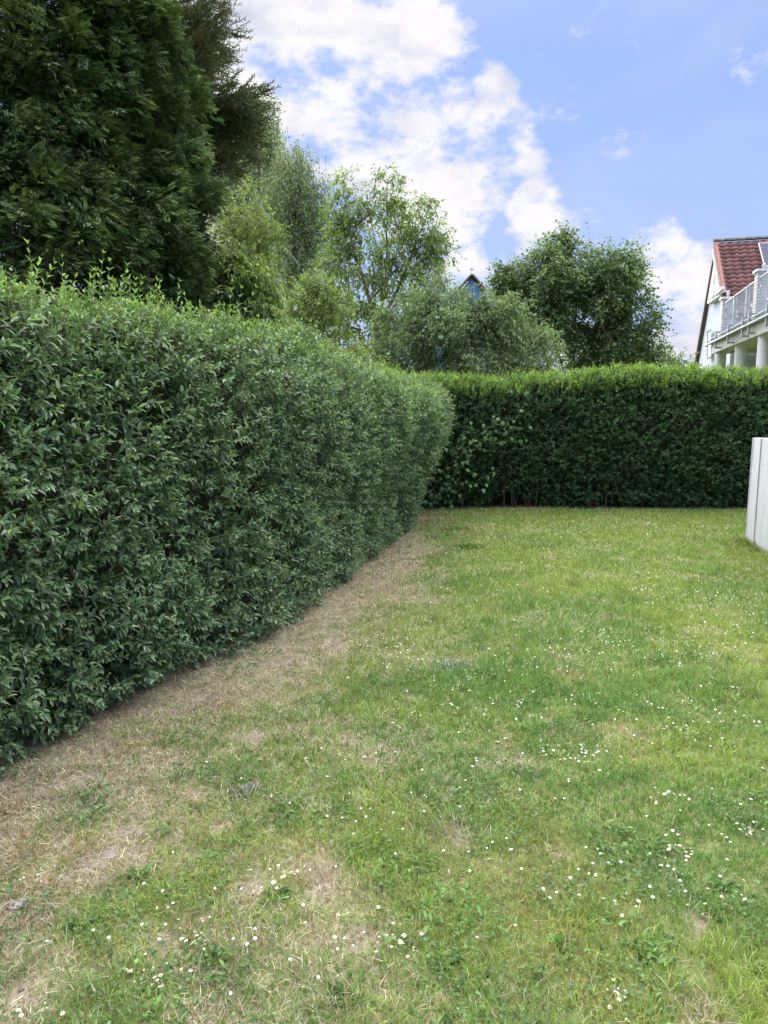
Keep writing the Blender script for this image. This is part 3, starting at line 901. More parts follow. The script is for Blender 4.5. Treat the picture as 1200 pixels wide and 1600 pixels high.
def place_boughs(root, meshes, starts, dirs, scales, ups):
    X, Y, Z = frames(dirs, ups)
    for i in range(len(starts)):
        o = part('bough', meshes[rng.integers(0, len(meshes))], root)
        s = scales[i]; p = starts[i]
        o.matrix_basis = Matrix(((X[i][0] * s, Y[i][0] * s, Z[i][0] * s, p[0]), (X[i][1] * s, Y[i][1] * s, Z[i][1] * s, p[1]), (X[i][2] * s, Y[i][2] * s, Z[i][2] * s, p[2]), (0, 0, 0, 1)))
def build_thuja():
    global rng
    rng = np.random.default_rng(5)
    base = np.array([-3.55, 7.6, 0])
    root = empty('thuja_tree', base, 'huge dark green thuja rising above the left hedge', 'tree')
    H_ = 10.5
    def radius(z): return 2.15 * np.clip((H_ - z) / (H_ - 1.5), 0, 1) ** .62
    meshes = []
    for v in range(10):                                      # plumes about 0.8 m long, pointing along +x
        a = Acc(); n = 500
        t = rng.random(n) ** .75
        side = rng.normal(0, .5, n)
        p = np.column_stack([t * .62, side * .20 * (1.15 - .6 * t), rng.normal(0, .065, n) + .10 * t - .22 * t ** 2 - .05 * np.abs(side)])
        d = unit(np.column_stack([np.full(n, .8), side * .9 + rng.normal(0, .45, n), rng.normal(.0, .40, n)]))
        X, Y, Z = frames(d, np.array([0, 0, 1.0]) + rng.normal(0, .55, (n, 3)))
        s = rng.uniform(.05, .10, n)
        fresh = rng.random((n, 1)) < (.08 + .55 * sstep(.55, 1, t))[:, None]
        tone = (.72, .9, 1.0, 1.15, 1.35)[v % 5]
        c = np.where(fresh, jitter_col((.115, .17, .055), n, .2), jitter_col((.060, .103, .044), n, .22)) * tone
        a.inst(FROND, p, X, Y, Z, s, s, s, c)
        tube(a, [(-.35, 0, -.08), (.2, 0, .02), (.6, 0, -.02)], [.012, .008, .003], np.array([.085, .06, .045]), 4)
        meshes.append(a.mesh('bough', M['conifer']))
    face = math.atan2(-7.6, 3.55)
    nb = 300
    # even spread over the side that shows
    i = np.arange(nb)
    zz = 1.75 + 5.6 * (((i * .754877666) + .3) % 1.0) ** .95
    az = face - .12 + (((i * .569840296) % 1.0) - .5) * 2 * 1.9
    az = az + rng.normal(0, .06, nb); zz = zz + rng.normal(0, .08, nb)
    out = np.stack([np.cos(az), np.sin(az), np.zeros(nb)], 1)
    rr = radius(zz) * (.90 + .28 * (fbm(np.stack([az * 1.6, zz * 1.2], 1), 1.0, 3, 2) - .5)) + rng.normal(0, .06, nb)
    tip = base + out * rr[:, None] + np.array([0, 0, 1.0]) * zz[:, None]
    side = np.cross(out, np.array([0, 0, 1.0]))
    d = unit(out * .75 + side * rng.normal(-.25, .30, (nb, 1)) + np.array([0, 0, 1.0]) * rng.normal(.12, .22, (nb, 1)))
    sc = rng.uniform(.85, 1.35, nb)
    place_boughs(root, meshes, tip - d * .55 * sc[:, None], d, sc, np.array([0, 0, 1.0]) + rng.normal(0, .5, (nb, 3)) + out * .2)
    # deeper and higher foliage, one mass
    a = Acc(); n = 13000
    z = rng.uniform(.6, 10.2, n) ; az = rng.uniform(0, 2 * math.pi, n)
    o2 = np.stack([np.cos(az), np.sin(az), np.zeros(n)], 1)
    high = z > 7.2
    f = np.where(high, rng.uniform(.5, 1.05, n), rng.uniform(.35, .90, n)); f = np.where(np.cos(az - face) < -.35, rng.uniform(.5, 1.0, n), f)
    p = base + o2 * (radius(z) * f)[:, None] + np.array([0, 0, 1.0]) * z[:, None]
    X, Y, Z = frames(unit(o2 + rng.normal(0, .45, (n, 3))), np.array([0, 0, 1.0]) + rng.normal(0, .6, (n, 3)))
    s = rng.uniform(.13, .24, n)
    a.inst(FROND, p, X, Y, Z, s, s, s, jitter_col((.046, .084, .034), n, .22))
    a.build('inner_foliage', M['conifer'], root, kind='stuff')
    w = Acc()
    tube(w, [base, base + [.05, 0, 3], base + [0, .1, 6], base + [0, 0, H_ - .6]], [.24, .19, .12, .03], np.array([.10, .07, .05]), 8)
    for q in range(120):
        z = rng.uniform(1, 8); az = rng.uniform(0, 6.28); r_ = radius(z) * .75
        s0 = base + np.array([0, 0, z - .4]); e0 = base + np.array([math.cos(az) * r_, math.sin(az) * r_, z])
        tube(w, [s0, lerp(s0, e0, .5) + [0, 0, -.05], e0], [.030, .02, .008], np.array([.085, .06, .045]), 4)
    w.build('trunk', M['bark'], root)
build_thuja()

def build_spruce():
    global rng
    rng = np.random.default_rng(8)
    Y0 = 10.2
    base = np.array([at(165, 600, Y0)[0], Y0, 0])
    root = empty('spruce_tree', base, 'dark spruce with upswept brownish branch ends behind the thuja', 'tree')
    S = (np.array([[0, -.5, 0], [0, .5, 0], [1, .25, 0], [1, -.25, 0]]), np.array([[0, 2, 1], [0, 3, 2]]))
    meshes = []
    for v in range(6):                                       # boughs 1.6 m long along +x, side twigs fanned flat, tips upswept
        a = Acc()
        f = np.linspace(0, 1, 9)[:, None]
        L0 = 1.6
        line = np.column_stack([f * L0, .06 * np.sin(f * 4 + v), -.28 * np.sin(f * math.pi * .9) + .10 * f ** 3])
        tube(a, line, np.linspace(.026, .004, 9), np.array([.10, .075, .055]), 5)
        k = 190
        t = rng.random(k) ** .7 * .78 + .22
        idx = np.clip((t * 8).astype(int), 0, 7); fr = (t * 8 - idx)[:, None]
        p = line[idx] * (1 - fr) + line[idx + 1] * fr
        sg = rng.choice([-1, 1], k)
        sub = rng.random(k) ** .8 * (.42 * (1.15 - t) + .10)     # how far out on the side twigs
        p = p + np.column_stack([sub * .5, sg * sub, -.10 * sub + rng.normal(0, .025, k)])
        d = unit(np.column_stack([np.full(k, .75), sg * rng.uniform(.0, .75, k), rng.normal(.28, .28, k) - .35 * (rng.random(k) < .3)]))
        ln = rng.uniform(.09, .20, k)
        X, Y, Z = frames(d, np.array([0, 0, 1.0]) + rng.normal(0, .3, (k, 3)))
        a.inst(S, p, X, Y, Z, ln, .010, 1, jitter_col((.14, .105, .07), k, .2))
        brown = rng.random((k, 1)) < .07
        for q in range(12):
            tq = (q + .6) / 12
            ang = q * 2.4 + rng.uniform(0, .8, (k, 1))
            nd = unit(d * .8 + (np.cos(ang) * Y + np.sin(ang) * Z) * .7 + np.array([0, 0, .12]))
            Xn, Yn, Zn = frames(nd, rng.normal(size=(k, 3)))
            c = np.where(brown, jitter_col((.10, .085, .05), k, .2), jitter_col((.062, .100, .048), k, .22))
            a.inst(LEAF2, p + d * (ln * tq)[:, None], Xn, Yn, Zn, .036, .011, .02, c)
        meshes.append(a.mesh('bough', M['conifer']))
    ends = [(420, 152), (405, 172), (402, 205), (385, 145), (368, 136), (388, 232), (372, 250), (350, 258), (362, 200), (340, 165), (375, 180), (355, 228), (335, 240), (400, 160), (380, 212), (392, 190), (345, 185), (366, 160),
            (410, 188), (395, 222), (378, 166), (358, 182), (340, 210), (325, 190),
            (358, 32), (350, 15), (340, 55), (325, 75), (355, 92), (332, 115), (345, 78), (318, 50), (300, 30), (310, 5), (338, -15), (345, 2), (322, 98), (330, 128), (300, 108), (285, 135), (292, 75), (350, 60), (335, 38), (310, 90), (318, 20), (352, 105)]
    boughs = [at(x, y, Y0 - rng.uniform(-.5, .9)) for x, y in ends]
    for z in np.arange(3.0, 11.0, .36):
        for q in range(6):
            az = rng.uniform(0, 6.28)
            r_ = 1.9 * (11.6 - z) / 8 * rng.uniform(.75, 1.0)
            e0 = base + np.array([math.cos(az) * r_, math.sin(az) * r_, z])
            boughs.append(e0)
    boughs = np.array(boughs)
    h = np.linalg.norm((boughs - base)[:, :2], axis=1)
    starts = np.column_stack([np.repeat(base[None, :2], len(boughs), 0), np.clip(boughs[:, 2] + rng.uniform(-.1, .35, len(boughs)) * h, .5, 11.3)])
    dv = boughs - starts; ln = np.linalg.norm(dv, axis=1)
    sc = np.clip(ln / 1.7, .4, 1.2)
    starts = boughs - unit(dv) * (sc * 1.66)[:, None]
    place_boughs(root, meshes, starts, unit(dv), sc, np.array([0, 0, 1.0]) + rng.normal(0, .2, (len(boughs), 3)))
    w = Acc()
    tube(w, [base, base + [0, 0, 4], base + [0, 0, 8], base + [0, 0, 11.5]], [.22, .17, .09, .02], np.array([.10, .075, .055]), 8)
    for b_, s_ in zip(boughs, starts):
        q0 = np.array([base[0], base[1], s_[2] + .05])
        if np.linalg.norm(q0 - s_) > .15: tube(w, [q0, s_], [.035, .026], np.array([.10, .075, .055]), 5)
    w.build('trunk', M['bark'], root)
build_spruce()

# ---- weeping birches
def build_birch(name, label, base, specs, n_tips, seed, col, strings=3, per=34, len_r=(.5, 1.8), dense=1.0):
    global rng
    rng = np.random.default_rng(seed)
    root = empty(name, base, label, 'tree', 'weeping birches beyond the hedge')
    base = np.asarray(base, float)
    pts = in_ellipsoids(specs, n_tips, .3)
    centre = np.mean([c for c, r in specs], 0)
    trunk = [lerp(base, np.array([centre[0], centre[1], max(c[2] + r[2] * .5 for c, r in specs)]), f) + np.append(rng.normal(0, .06, 2), 0) * (f > 0) for f in np.linspace(0, 1, 10)]
    nodes, par, tips = grow(trunk, pts, .2)
    w = Acc(); wood(w, nodes, par, .13, (.34, .33, .32), .55, .010)
    a = Acc()
    T_ = np.repeat(nodes[tips], strings, 0); n = len(T_)
    st = T_ + rng.normal(0, .22, (n, 3))
    ln = rng.uniform(*len_r, n); ln = np.minimum(ln, st[:, 2] - .4)
    sway = rng.normal(0, .20, (n, 2))
    S = (np.array([[0, -.5, 0], [0, .5, 0], [1, 0, 0]]), np.array([[0, 2, 1]]))
    X, Y, Z = frames(np.column_stack([sway, -np.ones(n)]), rng.normal(size=(n, 3)))
    a.inst(S, st, X, Y, Z, ln, .014, 1, (.10, .075, .06))
    tone = np.exp(rng.normal(0, .15, (n, 1)))
    for q in range(per):
        t = rng.random(n) ** .9
        live = rng.random(n) < np.clip(ln / 2.0, .3, 1) * dense
        p = st + np.column_stack([sway * t[:, None] * ln[:, None], -t * ln]) + rng.normal(0, .075, (n, 3))
        l = rng.normal(0, .5, (n, 3)) + np.array([0, 0, -.8])
        X, Y, Z = frames(l, rand_unit(n) + np.array([0, -.3, .4]))
        s = rng.uniform(.055, .090, n)
        c = jitter_col(col, n, .2, .05) * tone
        a.inst(LEAF2, p[live], X[live], Y[live], Z[live], s[live], s[live] * .75, s[live], c[live])
    w.build('trunk', M['bark'], root)
    a.build('crown', M['leaf'], root, kind='stuff')
YB = 25
build_birch('birch_tree', 'weeping birch with see-through drooping twigs left of the walnut tree', (at(440, 600, YB)[0], YB, 0),
            [px_ell(466, 258, 30, 28, YB), px_ell(482, 315, 38, 46, YB), px_ell(440, 310, 40, 60, YB), px_ell(455, 390, 50, 50, YB), px_ell(495, 365, 22, 34, YB)], 280, 21, (.12, .18, .09), 4, 34)
build_birch('birch_tree', 'weeping birch whose drooping crown shows just past the spruce branches', (at(385, 600, YB + 3)[0], YB + 3, 0),
            [px_ell(404, 185, 34, 34, YB + 3), px_ell(416, 235, 30, 40, YB + 3), px_ell(392, 250, 46, 55, YB + 3), px_ell(375, 320, 50, 60, YB + 3), px_ell(405, 300, 30, 50, YB + 3)], 230, 22, (.125, .185, .085), 4, 40)

# ---- broad-leaved trees and shrubs beyond the hedges
def lf(per, r, ln, asp, tpl, col, young=None, droop=.3, **kw):
    return lambda a, tips, c: leaf_sprays(a, tips, c, per, r, ln, asp, tpl, col, young, droop, **kw)
YW = 16.5
wal = [px_ell(605, 300, 30, 26, YW), px_ell(540, 320, 24, 40, YW), px_ell(650, 350, 42, 36, YW), px_ell(590, 370, 62, 50, YW, 1.0), px_ell(672, 385, 34, 34, YW), px_ell(560, 430, 50, 40, YW, .9),
       px_ell(640, 430, 60, 40, YW, .9), px_ell(545, 380, 30, 34, YW), px_ell(520, 480, 40, 34, YW), px_ell(600, 500, 60, 40, YW, .8)]
broadleaf('walnut_tree', 'open-crowned walnut tree with thin top branches bare against the clouds', 'tree', (at(572, 610, YW)[0], YW, 0), wal, 330, .35, .105, (.17, .145, .115),
          lf(42, .30, .105, .42, LEAF2, (.108, .17, .062), (.165, .23, .075), .45, outw=.6, yfrac=.25), seed=31, shell=.2, trunk_to=at(590, 515, YW), rough=1,
          limbs=[[at(590, 515, YW)] + [at(x, y, YW + dy) for x, y in q] for q, dy in (([(578, 465), (558, 410), (545, 350), (536, 295)], -.2), ([(598, 470), (606, 400), (603, 340), (606, 285)], .1),
                 ([(612, 470), (640, 415), (655, 360), (668, 335)], -.1), ([(615, 478), (650, 440), (690, 405)], .3), ([(582, 480), (545, 470), (515, 470)], -.3), ([(600, 450), (590, 380), (575, 330)], .4), ([(605, 440), (628, 370), (632, 315)], .2))])
YM = 22
map_ = [px_ell(900, 470, 90, 70, YM, 1.6), px_ell(845, 470, 60, 60, YM, 1.4), px_ell(955, 450, 55, 50, YM, 1.2), px_ell(895, 430, 70, 34, YM, 1.2), px_ell(870, 545, 110, 50, YM, 1.6), px_ell(985, 500, 44, 34, YM, .8),
        px_ell(810, 455, 30, 34, YM, .8), px_ell(960, 550, 60, 40, YM, 1.2), px_ell(880, 392, 13, 22, YM, .3)]
broadleaf('maple_tree', 'dense dark green maple with a single tall tip, left of the house', 'tree', (at(895, 610, YM)[0], YM, 0), map_, 420, .55, .22, (.10, .085, .07),
          lf(132, .46, .090, .85, LEAF2, (.070, .122, .054), (.13, .19, .06), .35, yfrac=.12), seed=32, shell=.45, rough=4)
YO = 14.5
oli = [px_ell(635, 535, 46, 62, YO, .8), px_ell(688, 520, 52, 52, YO, .9), px_ell(760, 545, 76, 56, YO, 1.0), px_ell(825, 558, 44, 40, YO, .8), px_ell(698, 478, 22, 30, YO, .4), px_ell(785, 505, 38, 28, YO, .6), px_ell(715, 575, 130, 40, YO, 1.0), px_ell(655, 478, 26, 24, YO, .4), px_ell(720, 492, 18, 22, YO, .4), px_ell(759, 494, 20, 24, YO, .4), px_ell(741, 506, 14, 16, YO, .3)]
broadleaf('olive_willow', 'broad grey-green willow bush in front of the blue chapel turret', 'tree', (at(715, 610, YO)[0], YO, 0), oli, 460, .4, .10, (.14, .12, .10),
          lf(90, .30, .080, .38, LEAF2, (.125, .19, .11), (.18, .25, .13), .5, outw=.7), seed=33, shell=.5, rough=3)
YS = 9.6
broadleaf('golden_shrub', 'tall yellow-green small-leaved shrub between the conifer and the birches', 'shrub', (at(370, 600, YS + 1.6)[0], YS + 1.6, 0),
          [px_ell(385, 345, 34, 44, YS + 1.6), px_ell(405, 385, 36, 40, YS + 1.6), px_ell(362, 390, 34, 50, YS + 1.6), px_ell(390, 440, 46, 50, YS + 1.6, .5)], 170, .5, .05, (.15, .13, .08),
          lf(60, .20, .042, .55, LEAF2, (.145, .215, .08), (.23, .30, .11), .1, yfrac=.35), seed=34, shell=.2)
broadleaf('dogwood_shrub', 'shrub with long drooping pale leaves leaning over the hedge beside the conifer', 'shrub', (at(365, 620, 8.4)[0], 8.4, 0),
          [px_ell(345, 475, 50, 55, 8.4), px_ell(395, 450, 40, 55, 8.6), px_ell(405, 520, 50, 50, 8.4), px_ell(330, 525, 50, 40, 8.2), px_ell(360, 425, 32, 30, 8.4), px_ell(300, 505, 26, 26, 8.0)], 210, .35, .05, (.12, .10, .07),
          lf(54, .18, .09, .36, LEAF4, (.135, .205, .085), (.20, .27, .09), .75, yfrac=.35), seed=35, shell=.3)
YU = 12.6
broadleaf('elder_shrub', 'loose mid-green shrub in front of the birch and walnut, low behind the hedge', 'shrub', (at(490, 620, YU)[0], YU, 0),
          [px_ell(470, 520, 44, 50, YU), px_ell(500, 480, 50, 28, YU), px_ell(520, 550, 56, 40, YU), px_ell(455, 565, 40, 36, YU), px_ell(490, 455, 26, 16, YU)], 150, .4, .06, (.12, .10, .08),
          lf(60, .26, .075, .5, LEAF2, (.115, .18, .065), (.18, .24, .075), .35, yfrac=.3), seed=36, shell=.25)
broadleaf('hazel_shrub', 'yellow-green shrub just behind the bend of the left hedge', 'shrub', (at(545, 620, 10.6)[0], 10.6 + .9, 0),
          [px_ell(545, 570, 50, 34, 11.5), px_ell(500, 580, 40, 34, 11.5), px_ell(585, 585, 34, 20, 11.5)], 90, .4, .05, (.12, .10, .08),
          lf(42, .2, .065, .55, LEAF2, (.14, .20, .06), (.20, .27, .07), .3, yfrac=.3), seed=37, shell=.25)
broadleaf('small_tree', 'small light bush peeking over the hedge between maple and house', 'shrub', (at(1020, 620, 24)[0], 24, 0),
          [px_ell(1012, 560, 34, 24, 24), px_ell(1035, 572, 30, 18, 24), px_ell(1058, 578, 26, 12, 24)], 70, .4, .08, (.12, .10, .08),
          lf(36, .34, .11, .6, LEAF2, (.095, .145, .055), (.17, .20, .10), .3, yfrac=.2), seed=38, shell=.25)
rng = np.random.default_rng(99)

# ------------------------------------------------------------------ concrete wall at the right edge
def bevel_box(name, o, a, b, c, mat, bev, parent=None, **props):
    import bmesh
    o, a, b, c = (Vector(x) for x in (o, a, b, c))
    bm = bmesh.new(); bmesh.ops.create_cube(bm, size=1)
    mtx = Matrix.Identity(4)
    for i, v in enumerate((a, b, c)):
        for j in range(3): mtx[j][i] = v[j]
    ctr = o + (a + b + c) / 2
    for j in range(3): mtx[j][3] = ctr[j]
    bm.transform(mtx)
    if a.cross(b).dot(c) < 0: bmesh.ops.reverse_faces(bm, faces=bm.faces)
    if bev: bmesh.ops.bevel(bm, geom=bm.edges[:], offset=bev, segments=2, affect='EDGES')
    me = bpy.data.meshes.new(name); bm.to_mesh(me); bm.free()
    me.materials.append(mat)
    return part(name, me, parent, **props)
def build_wall():
    A, B = on_ground(1166, 844)[:2], on_ground(1200, 866)[:2]
    d = unit(np.array(B - A)); nrm = np.array([-d[1], d[0]]) * -1          # along the wall towards the camera; into the wall (right)
    if nrm[0] < 0: nrm = -nrm
    root = empty('retaining_wall', (*A, 0), 'pale board-marked concrete wall at the right edge of the lawn', 'wall')
    d3, n3 = np.array([*d, 0]), np.array([*nrm, 0])
    s = 0.0
    for k, w in enumerate((.335, .99, .99, .99)):
        o = np.array([*A, -.06]) + d3 * (s + .006)
        bevel_box('concrete_panel', o, d3 * (w - .012), n3 * .14, (0, 0, 1.30 - .004 * (k % 2)), M['concrete'], .012, root)
        foot = Acc()
        s += w
    cap = Acc()
    # rough stone lying on the wall's top and the crumbled mortar along its foot
    rnd = np.random.default_rng(4)
    def rock(acc, c, r, col, sq=.6):
        u = np.linspace(0, math.pi, 6)[1:-1]; v = np.linspace(0, 2 * math.pi, 9)[:-1]
        V = [[0, 0, 1]] + [[math.sin(a) * math.cos(b), math.sin(a) * math.sin(b), math.cos(a)] for a in u for b in v] + [[0, 0, -1]]
        V = np.array(V) * rnd.uniform(.78, 1.18, (len(V), 1)) * [1, .8, sq]
        F = [[0, 1 + i, 1 + (i + 1) % 8] for i in range(8)]
        for k in range(3):
            for i in range(8):
                a, b = 1 + k * 8 + i, 1 + k * 8 + (i + 1) % 8
                F += [[a, a + 8, b + 8], [a, b + 8, b]]
        F += [[33, 25 + (i + 1) % 8, 25 + i] for i in range(8)]
        th = rnd.uniform(0, 6.28); cs, sn = math.cos(th), math.sin(th)
        V = np.column_stack([V[:, 0] * cs - V[:, 1] * sn, V[:, 0] * sn + V[:, 1] * cs, V[:, 2]])
        acc.add(np.asarray(c) + V * r, F, np.array(col))
    build_wall.rock = rock
    for i in range(60):
        t = rnd.uniform(0, 3.2)
        rock(cap, np.array([*A, .004]) + d3 * t - n3 * rnd.uniform(-.01, .06), rnd.uniform(.008, .026), np.array((.42, .38, .31)) * rnd.uniform(.8, 1.2))
    cap.build('mortar_rubble', M['stone'], root, kind='stuff')
    st = Acc()
    rock(st, np.array([*A, 1.255]) + d3 * .50 + n3 * .08, .062, (.52, .47, .42), .5)
    st.build('loose_stone', M['stone'], label='pale loose stone lying on top of the concrete wall', category='stone')
build_wall()

# ------------------------------------------------------------------ house with terrace
def build_house():
    Y_A = 30.0
    A = at(1120, 379, Y_A)                                   # top of the gable
    th = math.atan(300 / FPX)
    g = np.array([math.sin(th), math.cos(th), 0]); r = np.array([math.cos(th), -math.sin(th), 0])   # along the gable wall away from us; along the ridge to the right
    up = np.array([0, 0, 1.0])
    root = empty('white_house', (A[0], A[1], 0), 'pale house with steep red tiled roof and raised terrace at the right edge', 'house')
    on = lambda x, y, off=0.0: on_plane(x, y, A - r * off, r)
    near = on(1137, 472); far = on(1085.5, 575)
    def td(p): return np.dot(p - A, g), p[2] - A[2]
    tn, zn = td(near); tf, zf = td(far)
    sn, sf = zn / tn, zf / tf                                # slopes (z per metre along g); tn < 0
    T_n, T_f = -3.7, 7.2                                     # wall corners along g
    pt = lambda t, z, off=0.0: np.array([A[0], A[1], 0]) + g * t + up * z + r * off
    z_of = lambda t: A[2] + (sn * t if t < 0 else sf * t)
    LEN = 9.0
    # walls: a closed gabled block
    w = Acc()
    prof = [(T_n, 0), (T_n, z_of(T_n) - .12), (0, A[2] - .12), (T_f, z_of(T_f) - .12), (T_f, 0)]
    V = [pt(t, z, .10) for t, z in prof] + [pt(t, z, LEN) for t, z in prof]
    F = [[0, 1, 2], [0, 2, 3], [0, 3, 4], [5, 7, 6], [5, 8, 7], [5, 9, 8]]
    for i in range(4): F += [[i, i + 5, i + 6], [i, i + 6, i + 1]]
    w.add(V, F, np.array([.34, .385, .47])); w.build('wall', M['render'], root)
    # roof: two slabs and the tiles on the near one
    roof = Acc()
    up_n = unit(np.array([0, 0, 1.0]) * 1 + (g * -sn))       # normal of the near slope
    dn = unit(g * T_n + up * (z_of(T_n) - A[2]))             # down the near slope
    nn = unit(np.cross(r, dn)); nn = nn if nn[2] > 0 else -nn
    df = unit(g * T_f + up * (z_of(T_f) - A[2])); nf = unit(np.cross(r, df)); nf = nf if nf[2] > 0 else -nf
    ln_n = np.linalg.norm(g * T_n + up * (z_of(T_n) - A[2])) + .15; ln_f = np.linalg.norm(g * T_f + up * (z_of(T_f) - A[2])) + .3
    obox(roof, A - r * .12, r * (LEN + .4), dn * ln_n, -nn * .14, (.20, .10, .085))
    obox(roof, A - r * .02 - nf * .002, r * (LEN + .3), df * ln_f, -nf * .12, (.10, .085, .08))
    ro = roof.build('roof', M['tile'], root)
    # the tiles: a wavy pan, laid in courses
    tw_, te = .30, .285
    xs = np.linspace(0, 1, 7); wave = .5 + .5 * np.cos(xs * 2 * math.pi - .6)
    TV, TF = [], []
    for j in (0, 1):
        for k in range(7): TV.append(r * xs[k] * tw_ * 1.02 + dn * (j * te * 1.12) + nn * (wave[k] * .055 + .012 + j * .028))
    for k in range(7): TV.append(r * xs[k] * tw_ * 1.02 + dn * te * 1.12 + nn * (wave[k] * .055 + .0))
    for j in (0, 1):
        for k in range(6):
            a = j * 7 + k
            TF += [[a, a + 7, a + 8], [a, a + 8, a + 1]]
    TV = np.array(TV); TF = np.array(TF)
    rnd = np.random.default_rng(3)
    tones = [make_mesh('tile', TV, TF, np.repeat((np.array([.108, .048, .048]) * k)[None], len(TV), 0) , M['tile'], True) for k in np.linspace(.7, 1.35, 7)]
    rest = Acc()
    ncol, nrow = int(LEN / tw_), int(ln_n / te)
    for j in range(nrow):
        for i in range(ncol):
            o = A + r * (i * tw_ + .0) + dn * (.10 + j * te)
            if i < 13 and j < 14:
                q = part('tile', tones[rnd.integers(0, 7) if j > 1 else min(6, rnd.integers(3, 7))], ro); q.location = o
            else:
                rest.add(TV + o, TF, np.array([.108, .048, .048]) * rnd.uniform(.7, 1.35))
    rest.build('tile_field', M['tile'], ro, kind='stuff')
    for i in range(24):                                      # ridge tiles, grey with lichen
        a = Acc(); o = A + r * (i * .38 - .12)
        ang = np.linspace(0, math.pi, 7)
        V = [o + r * (s * .40) + g * math.cos(q) * .12 + up * (math.sin(q) * .11 + .05 - .008 * s) for s in (0, 1) for q in ang]
        F = []
        for k in range(6): F += [[k, k + 7, k + 8], [k, k + 8, k + 1]]
        V += [o, o + r * .4]; F += [[14, k + 1, k] for k in range(6)]
        a.add(V, F, np.array([.12, .12, .11]) * rnd.uniform(.8, 1.2)); a.build('ridge_tile', M['tile'], ro, True)
    for j in range(14):                                      # verge tiles down the near edge, pinkish
        a = Acc(); o = A + dn * (.06 + j * te) - r * .15
        obox(a, o + nn * .075 + r * .06, r * .10, dn * te * 1.06, -nn * .22, (.22, .10, .095)); a.build('verge_tile', M['tile'], ro)
    a = Acc(); obox(a, A - r * .075 + nf * .03 + df * .1, r * .05, df * (ln_f - .1), -nf * .17, (.20, .16, .15)); a.build('barge_board', M['wood'], ro)
    a = Acc(); obox(a, A - r * .15 + dn * .1 - nn * .17, r * .06, dn * (ln_n - .2), -nn * .16, (.36, .35, .38)); a.build('barge_board', M['wood'], ro)
    # gable: boarded top with glazing
    lay = lambda pts, off: [on(x, y, off) for x, y in pts]
    def plate(name, pts, off, thick, col, mat, parent):
        a = Acc(); V = lay(pts, off); k = len(V); V2 = [p + r * thick for p in V]
        F = [[0, i, i + 1] for i in range(1, k - 1)] + [[k, k + i + 1, k + i] for i in range(1, k - 1)]
        for i in range(k):
            j = (i + 1) % k; F += [[i, i + k, j + k], [i, j + k, j]]
        a.add(V + V2, F, np.array(col)); return a.build(name, mat, parent)
    gz = plate('gable_boarding', [(1104.5, 474.5), (1119.5, 385), (1131, 455)], .02, .07, (.40, .39, .42), M['wood'], root)
    for i in range(9):                                       # upright boards of the gable top, one lap each
        x0 = 1106 + i * 2.7
    win = plate('gable_window', [(1110.5, 466), (1119, 410), (1127.5, 444), (1127, 453), (1117, 458.5), (1117, 462)], .05, .03, (.26, .145, .10), M['wood'], root)
    plate('pane', [(1116.2, 455), (1119.4, 421), (1121.8, 432), (1121.5, 452)], .07, .02, (.2, .2, .2), M['glass'], win)
    plate('pane', [(1122.8, 451), (1122.9, 434), (1126.4, 446.5), (1126.2, 449.5)], .07, .02, (.2, .2, .2), M['glass'], win)
    plate('pane', [(1111.6, 465.5), (1115.0, 441), (1114.6, 460)], .07, .02, (.2, .2, .2), M['glass'], win)
    plate('parapet', [(1116.5, 463), (1116.5, 457), (1128.5, 446.5), (1128.5, 451.5)], .30, .08, (.42, .46, .54), M['render'], root)
    plate('string_course', [(1106, 475), (1106, 473), (1131.5, 453.8), (1131.5, 456.3)], .14, .20, (.45, .46, .50), M['render'], root)
    for i, x in enumerate((1113.5, 1117, 1120.5, 1124)):
        pass
    sl = plate('window', [(1104.3, 559.5), (1104.3, 517.5), (1109.6, 515.2), (1109.6, 558)], .06, .02, (.70, .74, .84), M['render'], root)
    plate('frame', [(1104.0, 560), (1104.0, 517.5), (1105.4, 517), (1105.4, 559.6)], .09, .03, (.20, .17, .18), M['wood'], sl)
    plate('lintel', [(1104.0, 519), (1104.0, 517), (1110, 514.5), (1110, 516)], .10, .04, (.20, .17, .18), M['wood'], sl)
    plate('sill', [(1102.4, 560.8), (1102.4, 559.2), (1108.6, 556.8), (1108.6, 558.6)], .14, .10, (.30, .27, .28), M['render'], sl)
    # solar panels on the near slope
    sp = empty_part('solar_panel', root)
    P0 = on_plane(1185, 379.5, A + nn * .16, nn)
    for c in range(3):
        for k in range(2):
            o = P0 + r * (c * 1.04) + dn * (k * 1.72)
            f = Acc(); obox(f, o, r * 1.01, dn * 1.68, -nn * .04, (.55, .57, .60)); fo = f.build('frame', M['metal'], sp)
            for u in range(3):
                for v in range(5):
                    q = Acc(); obox(q, o + r * (.025 + u * .325) + dn * (.025 + v * .328) + nn * .004, r * .31, dn * .315, -nn * .01, (.02, .03, .08)); q.build('solar_cell', M['panel'], sp)
    # ---- terrace on columns, its edge about a metre out from the gable plane
    E0 = A - r * 1.0
    e = lambda x, y, off=0.0: on_plane(x, y, E0 - r * off, r)
    c1, c2, c3 = e(1127, 551, -.2), e(1158.5, 537, -.2), e(1196, 521, -.2)
    zb = c1[2]                                               # underside of the edge beam
    tcol = [np.dot(c - A, g) for c in (c1, c2, c3)]
    t_end = tcol[0] + .55; t_beg = tcol[2] - 6.0
    ter = empty_part('terrace', root)
    zt = e(1131, 524)[2]                                     # floor level
    b = Acc(); q0 = np.array([E0[0], E0[1], 0])
    obox(b, q0 + g * t_beg + up * zb, g * (t_end - t_beg), r * .42, up * (zt - zb - .10), (.50, .50, .52)); b.build('edge_beam', M['render'], ter)
